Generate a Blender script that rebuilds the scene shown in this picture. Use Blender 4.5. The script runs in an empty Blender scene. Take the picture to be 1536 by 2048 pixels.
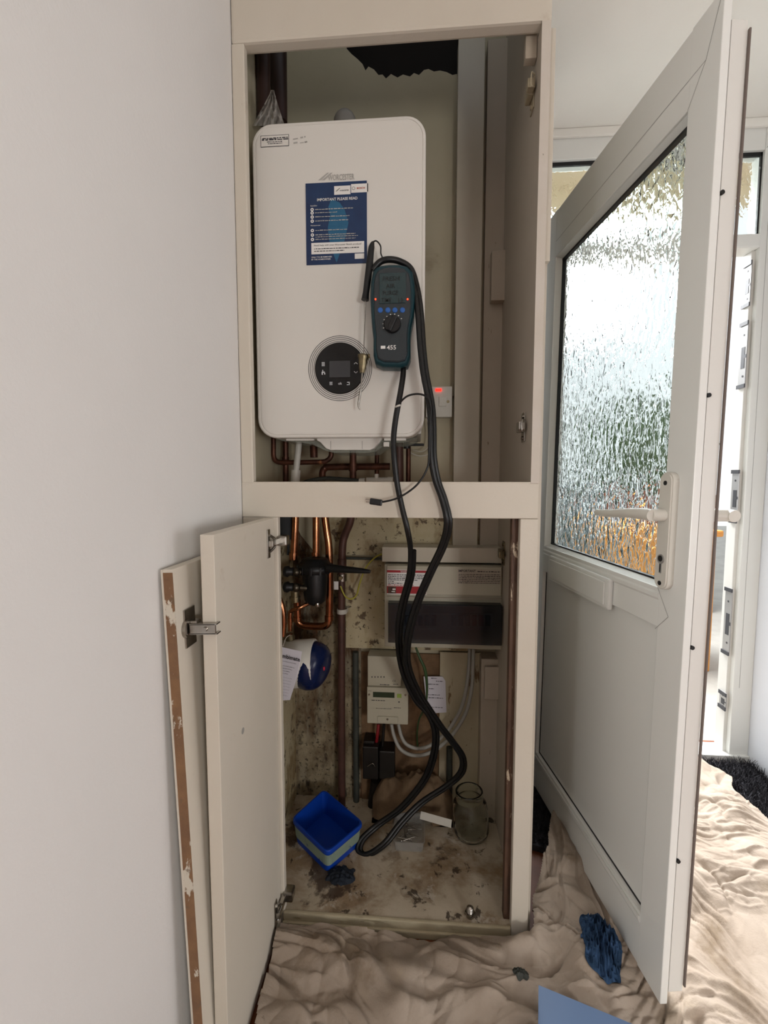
import bpy, bmesh, math, random
from mathutils import Vector, Matrix, noise
random.seed(7)
C = bpy.context.scene.collection
PI = math.pi
R = math.radians

# ------------------------------------------------------------------ camera, light, exposure
F, H, PITCH, YAW = 900.0, 1.10, R(4.333), R(4.32)
cam = bpy.data.cameras.new('camera'); co = bpy.data.objects.new('camera', cam); C.objects.link(co)
cam.sensor_fit = 'VERTICAL'; cam.sensor_height = 24; cam.lens = 24*F/2048; cam.clip_start = .02
co.location = (0, 0, H); co.rotation_euler = (PI/2-PITCH, 0, YAW)
bpy.context.scene.camera = co
vs = bpy.context.scene.view_settings
vs.view_transform = 'Standard'; vs.look = 'None'; vs.gamma = 1; vs.use_curve_mapping = False
vs.exposure = 0.0
W = bpy.data.worlds.new('sky'); bpy.context.scene.world = W; W.use_nodes = True
wn = W.node_tree; wb = wn.nodes['Background']
wtc = wn.nodes.new('ShaderNodeTexCoord'); wsep = wn.nodes.new('ShaderNodeSeparateXYZ'); wr = wn.nodes.new('ShaderNodeValToRGB')
wn.links.new(wtc.outputs['Generated'], wsep.inputs[0]); wn.links.new(wsep.outputs['Z'], wr.inputs[0]); wn.links.new(wr.outputs[0], wb.inputs[0])
wr.color_ramp.elements[0].color = (.92, .95, .97, 1); wr.color_ramp.elements[1].color = (.86, .93, 1.0, 1)
wb.inputs[1].default_value = 1.35
def area(name, loc, target, size, energy, color, sy=None):
    l = bpy.data.lights.new(name, 'AREA'); l.energy = energy; l.color = color; l.size = size
    if sy: l.shape = 'RECTANGLE'; l.size_y = sy
    o = bpy.data.objects.new(name, l); C.objects.link(o); o.location = loc
    o.rotation_euler = (Vector(target)-Vector(loc)).to_track_quat('-Z', 'Y').to_euler()
    return o
area('room_window_light', (1.25, -1.85, .85), (-.2, .9, .95), .5, 22, (1, .985, .97), .55)
area('side_fill_light', (3.05, -.35, .75), (-.4, .5, .3), 1.3, 20, (.95, .965, 1), .9)  # added fill that brightens the left wall; no window stands there
area('door_fill_light', (-1.7, -1.0, 1.15), (.5, 1.25, .9), 1.1, 38, (.985, .995, 1), 1.2)  # added fill for the open door's inner face, from an invented source
area('porch_daylight', (1.0, 3.2, 2.6), (.9, 1.2, .2), 1.3, 270, (.97, .985, 1.0), 1.4)

# ------------------------------------------------------------------ measuring: pixel of the photograph + a known plane -> place in the room
_M = Matrix.Rotation(YAW, 3, 'Z') @ Matrix.Rotation(PI/2-PITCH, 3, 'X')
def ray(x, y): return _M @ Vector(((x-768)/F, -(y-1024)/F, -1))
CAM = Vector((0, 0, H))
def at(x, y, Y): d = ray(x, y); return CAM + d*(Y/d.y)
def aZ(x, y, Z): d = ray(x, y); return CAM + d*((Z-H)/d.z)
def aX(x, y, X): d = ray(x, y); return CAM + d*(X/d.x)

# ------------------------------------------------------------------ materials
def lin(c):
    if isinstance(c, str): c = tuple(int(c[i:i+2], 16) for i in (0, 2, 4))
    return tuple(((v/255)/12.92 if v/255 <= .04045 else ((v/255+.055)/1.055)**2.4) for v in c)+(1,)
def mat(name, col, rough=.5, metal=0.0, var=None, vs_=8.0, va=.5, bump=0.0, bs=60.0, spec=.5, layers=(), emit=None, es=0, coat=0, trans=0, ior=1.45, alpha=1):
    """var: second colour mixed by noise; layers: (colour, scale, threshold, softness, stretch xyz) patches of dirt, wear, rust or painted highlights"""
    m = bpy.data.materials.new(name); m.use_nodes = True; t = m.node_tree; b = t.nodes['Principled BSDF']
    b.inputs['Roughness'].default_value = rough; b.inputs['Metallic'].default_value = metal
    b.inputs['Specular IOR Level'].default_value = spec; b.inputs['IOR'].default_value = ior
    b.inputs['Coat Weight'].default_value = coat; b.inputs['Transmission Weight'].default_value = trans; b.inputs['Alpha'].default_value = alpha
    b.inputs['Base Color'].default_value = lin(col)
    if emit: b.inputs['Emission Color'].default_value = lin(emit); b.inputs['Emission Strength'].default_value = es
    geo = t.nodes.new('ShaderNodeTexCoord')
    prev = None
    def nz(scale, stretch=(1, 1, 1), detail=5, rgh=.6, dist=0):
        mp = t.nodes.new('ShaderNodeMapping'); mp.inputs['Scale'].default_value = stretch
        n = t.nodes.new('ShaderNodeTexNoise'); n.inputs['Scale'].default_value = scale; n.inputs['Detail'].default_value = detail
        n.inputs['Roughness'].default_value = rgh; n.inputs['Distortion'].default_value = dist
        t.links.new(geo.outputs['Object'], mp.inputs[0]); t.links.new(mp.outputs[0], n.inputs['Vector']); return n
    def mix(prev, colr, fac):
        x = t.nodes.new('ShaderNodeMix'); x.data_type = 'RGBA'
        if prev: t.links.new(prev, x.inputs[6])
        else: x.inputs[6].default_value = lin(col)
        x.inputs[7].default_value = lin(colr); t.links.new(fac, x.inputs[0]); return x.outputs[2]
    if var:
        n = nz(vs_); r = t.nodes.new('ShaderNodeMapRange'); r.inputs[1].default_value = .35; r.inputs[2].default_value = .65; r.inputs[4].default_value = va
        t.links.new(n.outputs[0], r.inputs[0]); prev = mix(prev, var, r.outputs[0])
    for L in layers:
        colr, sc, th, so = L[:4]; st = L[4] if len(L) > 4 else (1, 1, 1); amt = L[5] if len(L) > 5 else 1
        n = nz(sc, st, 8, .65, .3); r = t.nodes.new('ShaderNodeMapRange'); r.inputs[1].default_value = th; r.inputs[2].default_value = th+so; r.inputs[4].default_value = amt
        t.links.new(n.outputs[0], r.inputs[0]); prev = mix(prev, colr, r.outputs[0])
    if prev: t.links.new(prev, b.inputs['Base Color'])
    if bump:
        n = nz(bs, detail=4); bp = t.nodes.new('ShaderNodeBump'); bp.inputs['Strength'].default_value = bump; bp.inputs['Distance'].default_value = .002
        t.links.new(n.outputs[0], bp.inputs['Height']); t.links.new(bp.outputs[0], b.inputs['Normal'])
    return m
M = {}
M['wall'] = mat('painted_plaster', 'e6e4e1', .75, var='e1dfdc', vs_=3, bump=.25, bs=140, spec=.25)
M['wall_daylit'] = mat('daylit_plaster', 'ebeef4', .75, var='e6e9f0', vs_=3, bump=.2, bs=140, spec=.25)  # cool doorway daylight painted into the right wall's colour
M['ceiling'] = mat('ceiling_paint', 'f0ede6', .8, var='ebe8e0', vs_=4, bump=.2, bs=120, spec=.2)
M['cup'] = mat('cupboard_paint', 'd6cec0', .45, var='d0c8b8', vs_=5, bump=.15, bs=90, layers=(('b8aa94', 14, .66, .1, (1, 1, 1), .5),))
M['cupworn'] = mat('worn_cupboard_paint', 'd2cac0', .5, var='c8beae', vs_=9, bump=.2, bs=90, layers=(('6a5a4c', 60, .66, .04, (1, 1, .6), .8),))
M['inner'] = mat('inner_paint', 'b3aa92', .7, var='a39a80', vs_=4, bump=.3, bs=60, layers=(('7c6a50', 5, .6, .15, (1, 1, 1), .5),))
M['inner_side'] = mat('side_panel_paint', 'b8aea0', .55, var='aca192', vs_=5, bump=.15, bs=80, layers=(('857760', 8, .64, .12, (1, 1, 2), .4),))
M['batten'] = mat('painted_batten', 'b6ab9b', .6, var='a99d8b', vs_=6, bump=.3, bs=50, layers=(('6f5c45', 30, .67, .05, (3, 3, .6), .8),))
M['board'] = mat('stained_board', 'bdb294', .7, var='ab9c78', vs_=10, va=.8, bump=.4, bs=70,
    layers=(('86704c', 9, .52, .1, (1, 1, .6), .85), ('4c3826', 24, .58, .04, (1, 1, 1), .85), ('241c15', 55, .62, .03, (1, 1, 1), .9)))
M['mould'] = mat('mouldy_plaster', 'a1957a', .85, var='6e5f48', vs_=14, va=1, bump=.9, bs=60,
    layers=(('4a3018', 6, .46, .14, (1.3, 1, .45), .95), ('8f8874', 13, .53, .12, (1.6, 1, .45), .8), ('17130f', 26, .56, .10, (1.3, 1, .5), .85), ('5a3417', 10, .58, .08, (1.5, 1, .4), .8), ('14110d', 80, .57, .06, (1, 1, 1), .75)))
M['chip'] = mat('old_chipboard', '7c6044', .8, var='5c4630', vs_=20, va=.9, bump=.5, bs=160, layers=(('8a7350', 30, .62, .08, (1, 1, 1), .6), ('2a1e14', 10, .62, .1, (1, 1, 1), .7)))
M['stripwood'] = mat('flaking_cream_board', 'bcb298', .7, var='ab9e80', vs_=9, bump=.5, bs=50, layers=(('6a4e30', 9, .60, .03, (2.5, 1, .6), .9), ('7d6f52', 30, .63, .06, (2, 1, .3), .7)))
M['floorcup'] = mat('stained_cupboard_floor', 'c2b6a2', .75, var='a99c86', vs_=9, va=.9, bump=.45, bs=60,
    layers=(('836a4c', 5, .47, .12, (1, 1, 1), .8), ('6e5a44', 14, .55, .10, (1, 1, 1), .6), ('c8c0b2', 12, .60, .06, (1, 1, 1), .6), ('2c2016', 22, .60, .04, (1, 1, 1), .85), ('34231a', 3.6, .57, .04, (1, 1, 1), .85)))
M['plinth'] = mat('worn_plinth', 'b3a88e', .7, var='9d9076', vs_=8, bump=.6, bs=40, layers=(('6b5f42', 14, .58, .06, (.4, 1, 4), .8), ('4a4a2c', 26, .66, .05, (.6, 1, 2), .8)))
M['timber'] = mat('bare_timber', '604636', .6, var='4c382c', vs_=10, va=.9, bump=.4, bs=60, layers=(('3a261a', 24, .56, .08, (3, 3, .3), .8), ('c4b49c', 22, .60, .03, (2, 2, .5), .9)))
M['dooredge'] = mat('worn_door_edge', '8c6a4a', .8, var='745640', vs_=16, va=.9, bump=.6, bs=90, layers=(('d0c8b8', 16, .57, .02, (1, 1, .5), 1), ('6b5a48', 40, .6, .06, (1, 1, 1), .6)))
M['boiler'] = mat('white_enamel', 'dcd9d2', .28, spec=.5)
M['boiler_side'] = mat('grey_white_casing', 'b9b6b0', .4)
M['logo'] = mat('pale_grey_print', 'a9a7a2', .5)
M['black'] = mat('black_gloss', '08090b', .18)
M['blackp'] = mat('black_plastic', '101113', .42, bump=.1, bs=120)
M['rubber'] = mat('black_rubber', '0b0c0d', .38)
M['screen'] = mat('dark_grey_screen', '3c3d40', .2)
M['icon'] = mat('icon_white', 'd8dadd', .5)
M['navy'] = mat('navy_print', '12284f', .45, var='163a66', vs_=9, va=.7)
M['teal_print'] = mat('teal_print', '1c5c80', .45)
M['white'] = mat('white_print', 'e6e4e0', .5)
M['orange_print'] = mat('red_orange_print', 'b04a28', .5)
M['dkprint'] = mat('dark_print', '3b3a3e', .6)
M['red'] = mat('red_print', 'a01c24', .5)
M['teal'] = mat('teal_rubber', '10353d', .42, spec=.4)
M['face'] = mat('graphite_plastic', '2b3236', .38)
M['lcd'] = mat('analyser_screen', '23393c', .2)
M['lcdtext'] = mat('lcd_text', '070c0d', .5)
M['blue_button'] = mat('blue_button', '2a5fa8', .5)
M['led'] = mat('red_led', 'ff3018', .4, emit='ff2a10', es=9)
M['neon'] = mat('red_neon', 'd02018', .4, emit='ff2015', es=3)
M['steel'] = mat('nickel_steel', 'b4b0aa', .25, 1, var='8a857c', vs_=30, va=.6)
M['oldsteel'] = mat('tarnished_steel', '8f8468', .35, .9, var='5d5340', vs_=40, va=.8)
M['paintedhinge'] = mat('overpainted_hinge', 'b5aa92', .4, .2, var='8c7f66', vs_=30)
M['copper'] = mat('bright_copper', 'c08560', .2, 1, var='6e3d28', vs_=16, va=.85)
M['oldcopper'] = mat('tarnished_copper', '6a4232', .4, .6, var='3c241b', vs_=20, va=.95, layers=(('a8704c', 30, .62, .06, (1, 1, 1), .8),))  # tarnish, with a lighter layer that paints highlights onto the pipes
M['brownpipe'] = mat('brown_painted_pipe', '5b3d34', .5, .2, var='43302a', vs_=14, va=.8)
M['roofpipe'] = mat('dark_brown_pipe', '3a2620', .5, var='281a16', vs_=14)
M['greypipe'] = mat('dark_grey_conduit', '30332f', .6, var='474a42', vs_=16, va=.8)
M['lagging'] = mat('dark_foam_lagging', '2e3032', .9, bump=.5, bs=90)
M['whiteplast'] = mat('white_plastic', 'c8c5bc', .4, var='bcb8ac', vs_=9)
M['trunk'] = mat('white_trunking', 'c2baa9', .35, var='b5ad9c', vs_=6)
M['cream'] = mat('cream_plastic', 'b3ae9c', .4, var='a8a28c', vs_=7)
M['greenbox'] = mat('green_plastic', '8aa04a', .4)
M['lcdgreen'] = mat('meter_display', '2f3a2a', .25)
M['fusebox'] = mat('black_bakelite', '17130f', .45, bump=.2, bs=60)
M['wirered'] = mat('red_cable', '7e161c', .4)
M['wiregrey'] = mat('grey_cable', '98968f', .4)
M['wiregreen'] = mat('green_cable', '3a5230', .45)
M['wireyellow'] = mat('yellow_green_cable', 'a8a03a', .45)
M['wirewhite'] = mat('white_cable', 'b5b0a2', .5)
M['concrete'] = mat('brown_mortar', '78624a', .9, var='564431', vs_=14, va=.9, bump=.8, bs=60)
M['navyball'] = mat('navy_plastic', '0d1a40', .25)
M['redmark'] = mat('red_mark', 'b02038', .4)
M['paper'] = mat('white_paper', 'cfcbd2', .7)
M['bluetub'] = mat('blue_plastic', '0c3da0', .32)
M['band'] = mat('tub_label', '8c9a88', .5, var='6d7f78', vs_=20, layers=(('1c3a80', 40, .6, .05, (1, 1, 1), .8),))
M['valvemetal'] = mat('dull_valve_metal', '5c554a', .35, .9, var='3c362c', vs_=40, va=.8)
M['brass'] = mat('brass', 'c2b090', .22, 1)
M['debris'] = mat('blue_black_crumbs', '141a24', .8, var='1e2a38', vs_=40, bump=1, bs=90)
M['upvc'] = mat('white_upvc', 'e6e6e1', .3, spec=.5)
M['upvc_edge'] = mat('upvc_edge', 'dcdad4', .4)
M['gasket_shade'] = mat('shaded_gasket_edge', '6b5f58', .6)  # outer gasket and door-edge shadow held in one dark colour
M['gasket'] = mat('black_gasket', '0c0c0d', .5)
M['seam'] = mat('weld_seam', '9a9892', .6)
M['keep'] = mat('keep_zinc', 'a9a7a5', .35, .6)
M['keepdark'] = mat('keep_dark', '3c3c40', .5)
M['handle'] = mat('white_handle', 'd4d0c6', .35)
M['sheet'] = mat('dust_sheet_cotton', 'b0a294', .95, var='978879', vs_=6, va=.8, bump=.5, bs=220, spec=.1,
    layers=(('76644f', 7, .56, .12, (1, 1, 1), .6), ('4c3f34', 22, .70, .04, (1, 1, 1), .7), ('b8a892', 4, .58, .1, (1, 1, 1), .5)))
M['rag'] = mat('blue_rag_cloth', '3f597c', .9, var='26394f', vs_=30, va=.9, bump=.6, bs=200, spec=.1, layers=(('6a87a4', 18, .62, .08, (1, 1, 1), .6),))
M['bluepanel'] = mat('pale_blue_lid', '6c86ad', .35)
M['rug'] = mat('dark_shaggy_pile', '2b2a2d', .95, var='47464a', vs_=40, va=.9, spec=.1)
M['floor'] = mat('brown_floorboards', '80482a', .5, var='66381f', vs_=8, va=.8, bump=.2, bs=60)
M['concreteout'] = mat('paving', 'a8a49c', .9, var='8c8880', vs_=5)
M['bush'] = mat('leaves', '6f8560', .7, var='4f6648', vs_=30, va=.9)
M['renderwall'] = mat('grey_blue_render', '8c979e', .9)
M['brick'] = mat('brick_wall', '7a4a38', .9, var='60392c', vs_=20)
M['tanbox'] = mat('tan_timber', 'c98a42', .6, var='b27634', vs_=6)
M['eave'] = mat('beige_eave', 'c8b79a', .7)
M['bag'] = mat('clear_polythene', 'c8c3ba', .25, alpha=.55)
M['dark'] = mat('dark_void_brick', '1c1714', .95, var='120e0c', vs_=9)
M['flue'] = mat('flue_plastic', '8e8a84', .5)
def glassmat(name, col, rough=.02, bumpscale=None, strength=.5, ior=1.45, dist=.004):
    m = bpy.data.materials.new(name); m.use_nodes = True; t = m.node_tree; b = t.nodes['Principled BSDF']
    b.inputs['Base Color'].default_value = lin(col); b.inputs['Roughness'].default_value = rough
    b.inputs['Transmission Weight'].default_value = 1; b.inputs['IOR'].default_value = ior
    if bumpscale:
        tc = t.nodes.new('ShaderNodeTexCoord'); mp = t.nodes.new('ShaderNodeMapping'); mp.inputs['Scale'].default_value = (1, 1, .55)
        n = t.nodes.new('ShaderNodeTexNoise'); n.inputs['Scale'].default_value = bumpscale; n.inputs['Detail'].default_value = 1.5; n.inputs['Distortion'].default_value = 1.2
        v = t.nodes.new('ShaderNodeTexVoronoi'); v.feature = 'SMOOTH_F1'; v.inputs['Scale'].default_value = bumpscale*1.1
        ad = t.nodes.new('ShaderNodeMath'); ad.operation = 'ADD'
        bp = t.nodes.new('ShaderNodeBump'); bp.inputs['Strength'].default_value = strength; bp.inputs['Distance'].default_value = dist
        t.links.new(tc.outputs['Object'], mp.inputs[0]); t.links.new(mp.outputs[0], n.inputs['Vector']); t.links.new(mp.outputs[0], v.inputs['Vector'])
        t.links.new(n.outputs[0], ad.inputs[0]); t.links.new(v.outputs[0], ad.inputs[1])
        t.links.new(ad.outputs[0], bp.inputs['Height']); t.links.new(bp.outputs[0], b.inputs['Normal'])
    return m
M['obscure'] = glassmat('obscure_glass', 'e8f0ee', .03, 60, .42)
M['jar'] = glassmat('green_tinged_glass', 'fafdfa', .01, ior=1.3)
M['cleartub'] = mat('clear_plastic_tub', 'b8b6b0', .25, alpha=.26)
M['tray'] = mat('clear_drip_cover', 'a9b0a4', .2, alpha=.4)
M['smoke'] = mat('smoked_flap', '20252c', .15, alpha=.66)

# ------------------------------------------------------------------ mesh helpers
class MB:
    def __init__(s): s.v = []; s.f = []; s.sm = []; s.mi = []; s.mats = []
    def slot(s, m):
        if m not in s.mats: s.mats.append(m)
        return s.mats.index(m)
    def add(s, vs_, fs, smooth=False, m=None):
        o = len(s.v); s.v += [Vector(v) for v in vs_]
        k = s.slot(m) if m else 0
        for f in fs: s.f.append([i+o for i in f]); s.sm.append(smooth); s.mi.append(k)
        return s
    def box(s, x0, x1, y0, y1, z0, z1, b=0, m=None, mtx=None):
        x0, x1 = min(x0, x1), max(x0, x1); y0, y1 = min(y0, y1), max(y0, y1); z0, z1 = min(z0, z1), max(z0, z1)
        if b:
            b = min(b, (x1-x0)*.45, (y1-y0)*.45, (z1-z0)*.45)
            bm = bmesh.new(); bmesh.ops.create_cube(bm, size=1)
            for v in bm.verts: v.co = Vector(((x0+x1)/2+v.co.x*(x1-x0), (y0+y1)/2+v.co.y*(y1-y0), (z0+z1)/2+v.co.z*(z1-z0)))
            bmesh.ops.bevel(bm, geom=list(bm.edges), offset=b, segments=2, affect='EDGES', profile=.6)
            vv = [v.co.copy() for v in bm.verts]; ff = [[v.index for v in f.verts] for f in bm.faces]; bm.free()
        else:
            vv = [Vector((x, y, z)) for x in (x0, x1) for y in (y0, y1) for z in (z0, z1)]
            ff = [(0, 1, 3, 2), (4, 6, 7, 5), (0, 4, 5, 1), (2, 3, 7, 6), (0, 2, 6, 4), (1, 5, 7, 3)]
        if mtx: vv = [mtx @ v for v in vv]
        return s.add(vv, ff, False, m)
    def loft(s, loops, cap=True, smooth=False, m=None, closed=True):
        n = len(loops[0]); vv = [v for l in loops for v in l]; ff = []
        for i in range(len(loops)-1):
            for j in range(n if closed else n-1):
                k = (j+1) % n; ff.append((i*n+j, i*n+k, (i+1)*n+k, (i+1)*n+j))
        s.add(vv, ff, smooth, m)
        if cap:
            s.add(loops[0], [list(range(n))[::-1]], False, m); s.add(loops[-1], [list(range(n))], False, m)
        return s
    def tube(s, pts, r, seg=10, m=None, sub=6, cap=True, flat=1.0):
        """smooth tube through points; r a radius or a list of radii"""
        pts = [Vector(p) for p in pts]; rs = r if isinstance(r, (list, tuple)) else [r]*len(pts)
        P = []; RR = []
        if sub > 1 and len(pts) > 2:
            for i in range(len(pts)-1):
                p0 = pts[max(i-1, 0)]; p1 = pts[i]; p2 = pts[i+1]; p3 = pts[min(i+2, len(pts)-1)]
                for k in range(sub):
                    t = k/sub
                    P.append(.5*((2*p1)+(-p0+p2)*t+(2*p0-5*p1+4*p2-p3)*t*t+(-p0+3*p1-3*p2+p3)*t**3)); RR.append(rs[i]*(1-t)+rs[i+1]*t)
            P.append(pts[-1]); RR.append(rs[-1])
        else: P = pts; RR = rs
        loops = []; nrm = None
        for i, p in enumerate(P):
            t = (P[min(i+1, len(P)-1)]-P[max(i-1, 0)]).normalized()
            if nrm is None:
                a = Vector((0, 0, 1)) if abs(t.z) < .9 else Vector((1, 0, 0)); nrm = t.cross(a).normalized()
            else: nrm = (nrm-t*nrm.dot(t)).normalized()
            bn = t.cross(nrm)
            loops.append([p+(nrm*math.cos(2*PI*k/seg)*flat+bn*math.sin(2*PI*k/seg))*RR[i] for k in range(seg)])
        return s.loft(loops, cap, True, m)
    def cyl(s, p0, p1, r0, r1=None, seg=24, m=None, cap=True):
        p0, p1 = Vector(p0), Vector(p1); r1 = r0 if r1 is None else r1
        return s.lathe([(r0, 0), (r1, (p1-p0).length)], p0, p1-p0, seg, m, cap)
    def lathe(s, prof, o, axis=(0, 0, 1), seg=28, m=None, cap=True):
        o = Vector(o); q = Vector(axis).normalized().to_track_quat('Z', 'Y').to_matrix()
        loops = [[o+q @ Vector((max(r, 1e-5)*math.cos(2*PI*k/seg), max(r, 1e-5)*math.sin(2*PI*k/seg), z)) for k in range(seg)] for r, z in prof]
        return s.loft(loops, cap, True, m)
    def ball(s, c, r, seg=16, m=None, sc=(1, 1, 1)):
        c = Vector(c); loops = []
        for i in range(1, seg//2):
            a = PI*i/(seg//2)
            loops.append([c+Vector((sc[0]*r*math.sin(a)*math.cos(2*PI*k/seg), sc[1]*r*math.sin(a)*math.sin(2*PI*k/seg), -sc[2]*r*math.cos(a))) for k in range(seg)])
        return s.loft(loops, True, True, m)
    def plate(s, outline, d, m=None, smooth=False, bev=0):
        """outline: list of points (closed, planar); d: thickness vector"""
        o = [Vector(p) for p in outline]; d = Vector(d)
        if not bev: return s.loft([o, [p+d for p in o]], True, smooth, m)
        c = sum(o, Vector())/len(o); dn = d.normalized(); 
        def ins(k): 
            return [p+(c-p).normalized()*k for p in o]
        L = [[p+dn*bev for p in o]]
        L = [ins(bev), [p+dn*bev*.3 for p in ins(bev*.3)], [p+dn*bev for p in o], [p+d for p in o]]
        return s.loft(L, True, False, m)
    def text(s, body, org, right, up, width=None, height=None, m=None, depth=.0004, align='l', bold=0):
        """lettering on a surface; org = lower left corner"""
        cu = bpy.data.curves.new('t', 'FONT'); cu.body = body; cu.size = 1; cu.resolution_u = 2; cu.offset = bold
        o = bpy.data.objects.new('t', cu); C.objects.link(o); bpy.context.view_layer.update()
        me = bpy.data.meshes.new_from_object(o.evaluated_get(bpy.context.evaluated_depsgraph_get()))
        if len(me.vertices):
            xs = [v.co.x for v in me.vertices]; ys = [v.co.y for v in me.vertices]
            x0, y0, w, h = min(xs), min(ys), max(xs)-min(xs), max(ys)-min(ys)
            sx = width/w if width else height/h; sy = height/h if height else sx
            right = Vector(right).normalized(); up = Vector(up).normalized(); n = right.cross(up)
            vv = [Vector(org)+right*(v.co.x-x0)*sx+up*(v.co.y-y0)*sy+n*depth for v in me.vertices]
            s.add(vv, [list(p.vertices) for p in me.polygons], False, m)
        bpy.data.objects.remove(o); bpy.data.curves.remove(cu); bpy.data.meshes.remove(me)
        return s
    def scribble(s, org, right, up, length, h, m=None, depth=.0004, seed=0, fill=.8):
        """a line of print too small to read: broken dashes"""
        rnd = random.Random(seed); x = 0; right = Vector(right).normalized(); up = Vector(up).normalized(); n = right.cross(up)*depth
        while x < length:
            w = min(rnd.uniform(1.2, 4)*h, length-x)
            a = Vector(org)+right*x+n; hh = h*rnd.uniform(.6, 1)
            s.add([a, a+right*w, a+right*w+up*hh, a+up*hh], [(0, 1, 2, 3)], False, m); x += w+h*rnd.uniform(.4, .8)
        return s
    def xf(s, mtx): s.v = [mtx @ v for v in s.v]; return s
    def build(s, name, m=None, parent=None, local=False):
        """world-coordinate mesh -> ONE object; under a parent its verts are taken relative to the thing's base"""
        me = bpy.data.meshes.new(name); o = bpy.data.objects.new(name, me); C.objects.link(o)
        if parent is None:
            x0 = min(v.x for v in s.v); x1 = max(v.x for v in s.v); y0 = min(v.y for v in s.v); y1 = max(v.y for v in s.v); z0 = min(v.z for v in s.v)
            off = Vector(((x0+x1)/2, (y0+y1)/2, z0)); o.location = off
        else:
            root = parent
            while root.parent: root = root.parent
            off = Vector() if local else root.location.copy(); o.parent = parent
        me.from_pydata([v-off for v in s.v], [], s.f)
        ml = list(s.mats)
        if m is not None:
            if 0 and ml: pass
            if not ml: ml = [m]
        for q in ml: me.materials.append(M[q])
        for i, p in enumerate(me.polygons): p.use_smooth = s.sm[i]; p.material_index = s.mi[i]
        bm = bmesh.new(); bm.from_mesh(me); bmesh.ops.recalc_face_normals(bm, faces=bm.faces) if not name.endswith('lettering') else None; bm.to_mesh(me); bm.free()
        me.update(); return o
def tag(o, label=None, cat=None, group=None, kind=None):
    if label: o['label'] = label
    if cat: o['category'] = cat
    if group: o['group'] = group
    if kind: o['kind'] = kind
    return o
def thing(name, label, cat, loc=(0, 0, 0), rz=0, group=None, kind=None):
    o = bpy.data.objects.new(name, None); C.objects.link(o); o.location = loc; o.rotation_euler = (0, 0, rz); o.empty_display_size = .05
    return tag(o, label, cat, group, kind)
def one(name, mb, m, label, cat, group=None, kind=None): return tag(mb.build(name, m), label, cat, group, kind)
def struct(name, mb, m, parent=None):
    o = mb.build(name, m, parent)
    if parent is None: o['kind'] = 'structure'
    return o
def fbox(px0, py0, px1, py1, Yf, Yb, b=.001, m=None, mb=None):
    """a box whose front face at depth Yf spans the two measured corners"""
    a = at(px0, py0, Yf); c = at(px1, py1, Yf); return (mb or MB()).box(a.x, c.x, Yf, Yb, c.z, a.z, b, m)
def rr(cx, cz, w, h, r, y, n=6):
    pts = []
    for qx, qz, a0 in ((1, 1, 0), (-1, 1, 90), (-1, -1, 180), (1, -1, 270)):
        for k in range(n+1):
            a = R(a0+90*k/n); pts.append(Vector((cx+qx*(w/2-r)+r*math.cos(a), y, cz+qz*(h/2-r)+r*math.sin(a))))
    return pts
X_, Z_ = Vector((1, 0, 0)), Vector((0, 0, 1))

# ------------------------------------------------------------------ measured sizes (metres)
FY = 1.01            # cupboard front
BY = 1.42            # back of cupboard
WX = -.406           # side wall
CX = .265            # cupboard end
SX = .247            # cupboard side panel, inner face
CF = .035            # cupboard floor
CEIL = 2.345; DW = 1.76; RX = 1.275

# ------------------------------------------------------------------ the room
struct('floor', MB().box(-3, 3.2, -2.6, DW+.15, -.06, 0), 'floor')
struct('wall_left', MB().box(WX-.12, WX, .12, BY+.13, 0, 2.75).box(-3, WX-.12, .12, .24, 0, 2.35), 'wall')
struct('ceiling', MB().box(-3, 3.2, -2.6, .24, CEIL, CEIL+.08).box(WX-.1, 3.2, .24, FY+.02, CEIL, CEIL+.08).box(CX+.0, 3.2, FY+.02, DW+.1, CEIL, CEIL+.08), 'ceiling')
struct('wall_front', MB().box(-3.1, 3.3, -2.72, -2.6, 0, CEIL).box(-3.1, -3, -2.6, .24, 0, CEIL), 'wall')
struct('wall_far', MB().box(3.2, 3.3, -2.6, .9, 0, CEIL).box(RX+.12, 3.3, .75, .87, 0, CEIL), 'wall')
struct('wall_right', MB().box(RX, RX+.12, .75, DW+.12, -.06, CEIL), 'wall_daylit')
# back of the cupboard: plaster with a ragged hole near the top, dark masonry behind it
rag = [(918, 92), (918, 147), (905, 150), (893, 144), (880, 141), (868, 143), (857, 138), (848, 140), (838, 150), (828, 146), (820, 153), (806, 149), (795, 155), (782, 148), (772, 157), (765, 149), (757, 150), (748, 139), (737, 133), (731, 141), (725, 128), (715, 118), (703, 108), (694, 98), (690, 88)]
hole = [at(x, y, BY) for x, y in rag]
ol = [(WX, BY, 0), (SX+.03, BY, 0), (SX+.03, BY, 2.62)] + [(hole[0].x, BY, 2.62)] + [tuple(p) for p in hole] + [(hole[-1].x-.01, BY, 2.62), (WX, BY, 2.62)]
struct('wall_back', MB().plate(ol, (0, .02, 0)), 'inner')
struct('wall_rear', MB().box(WX, SX+.1, BY+.10, BY+.18, 0, 2.75).box(WX, SX+.1, BY-.35, BY+.1, 2.62, 2.7), 'dark')
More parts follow.
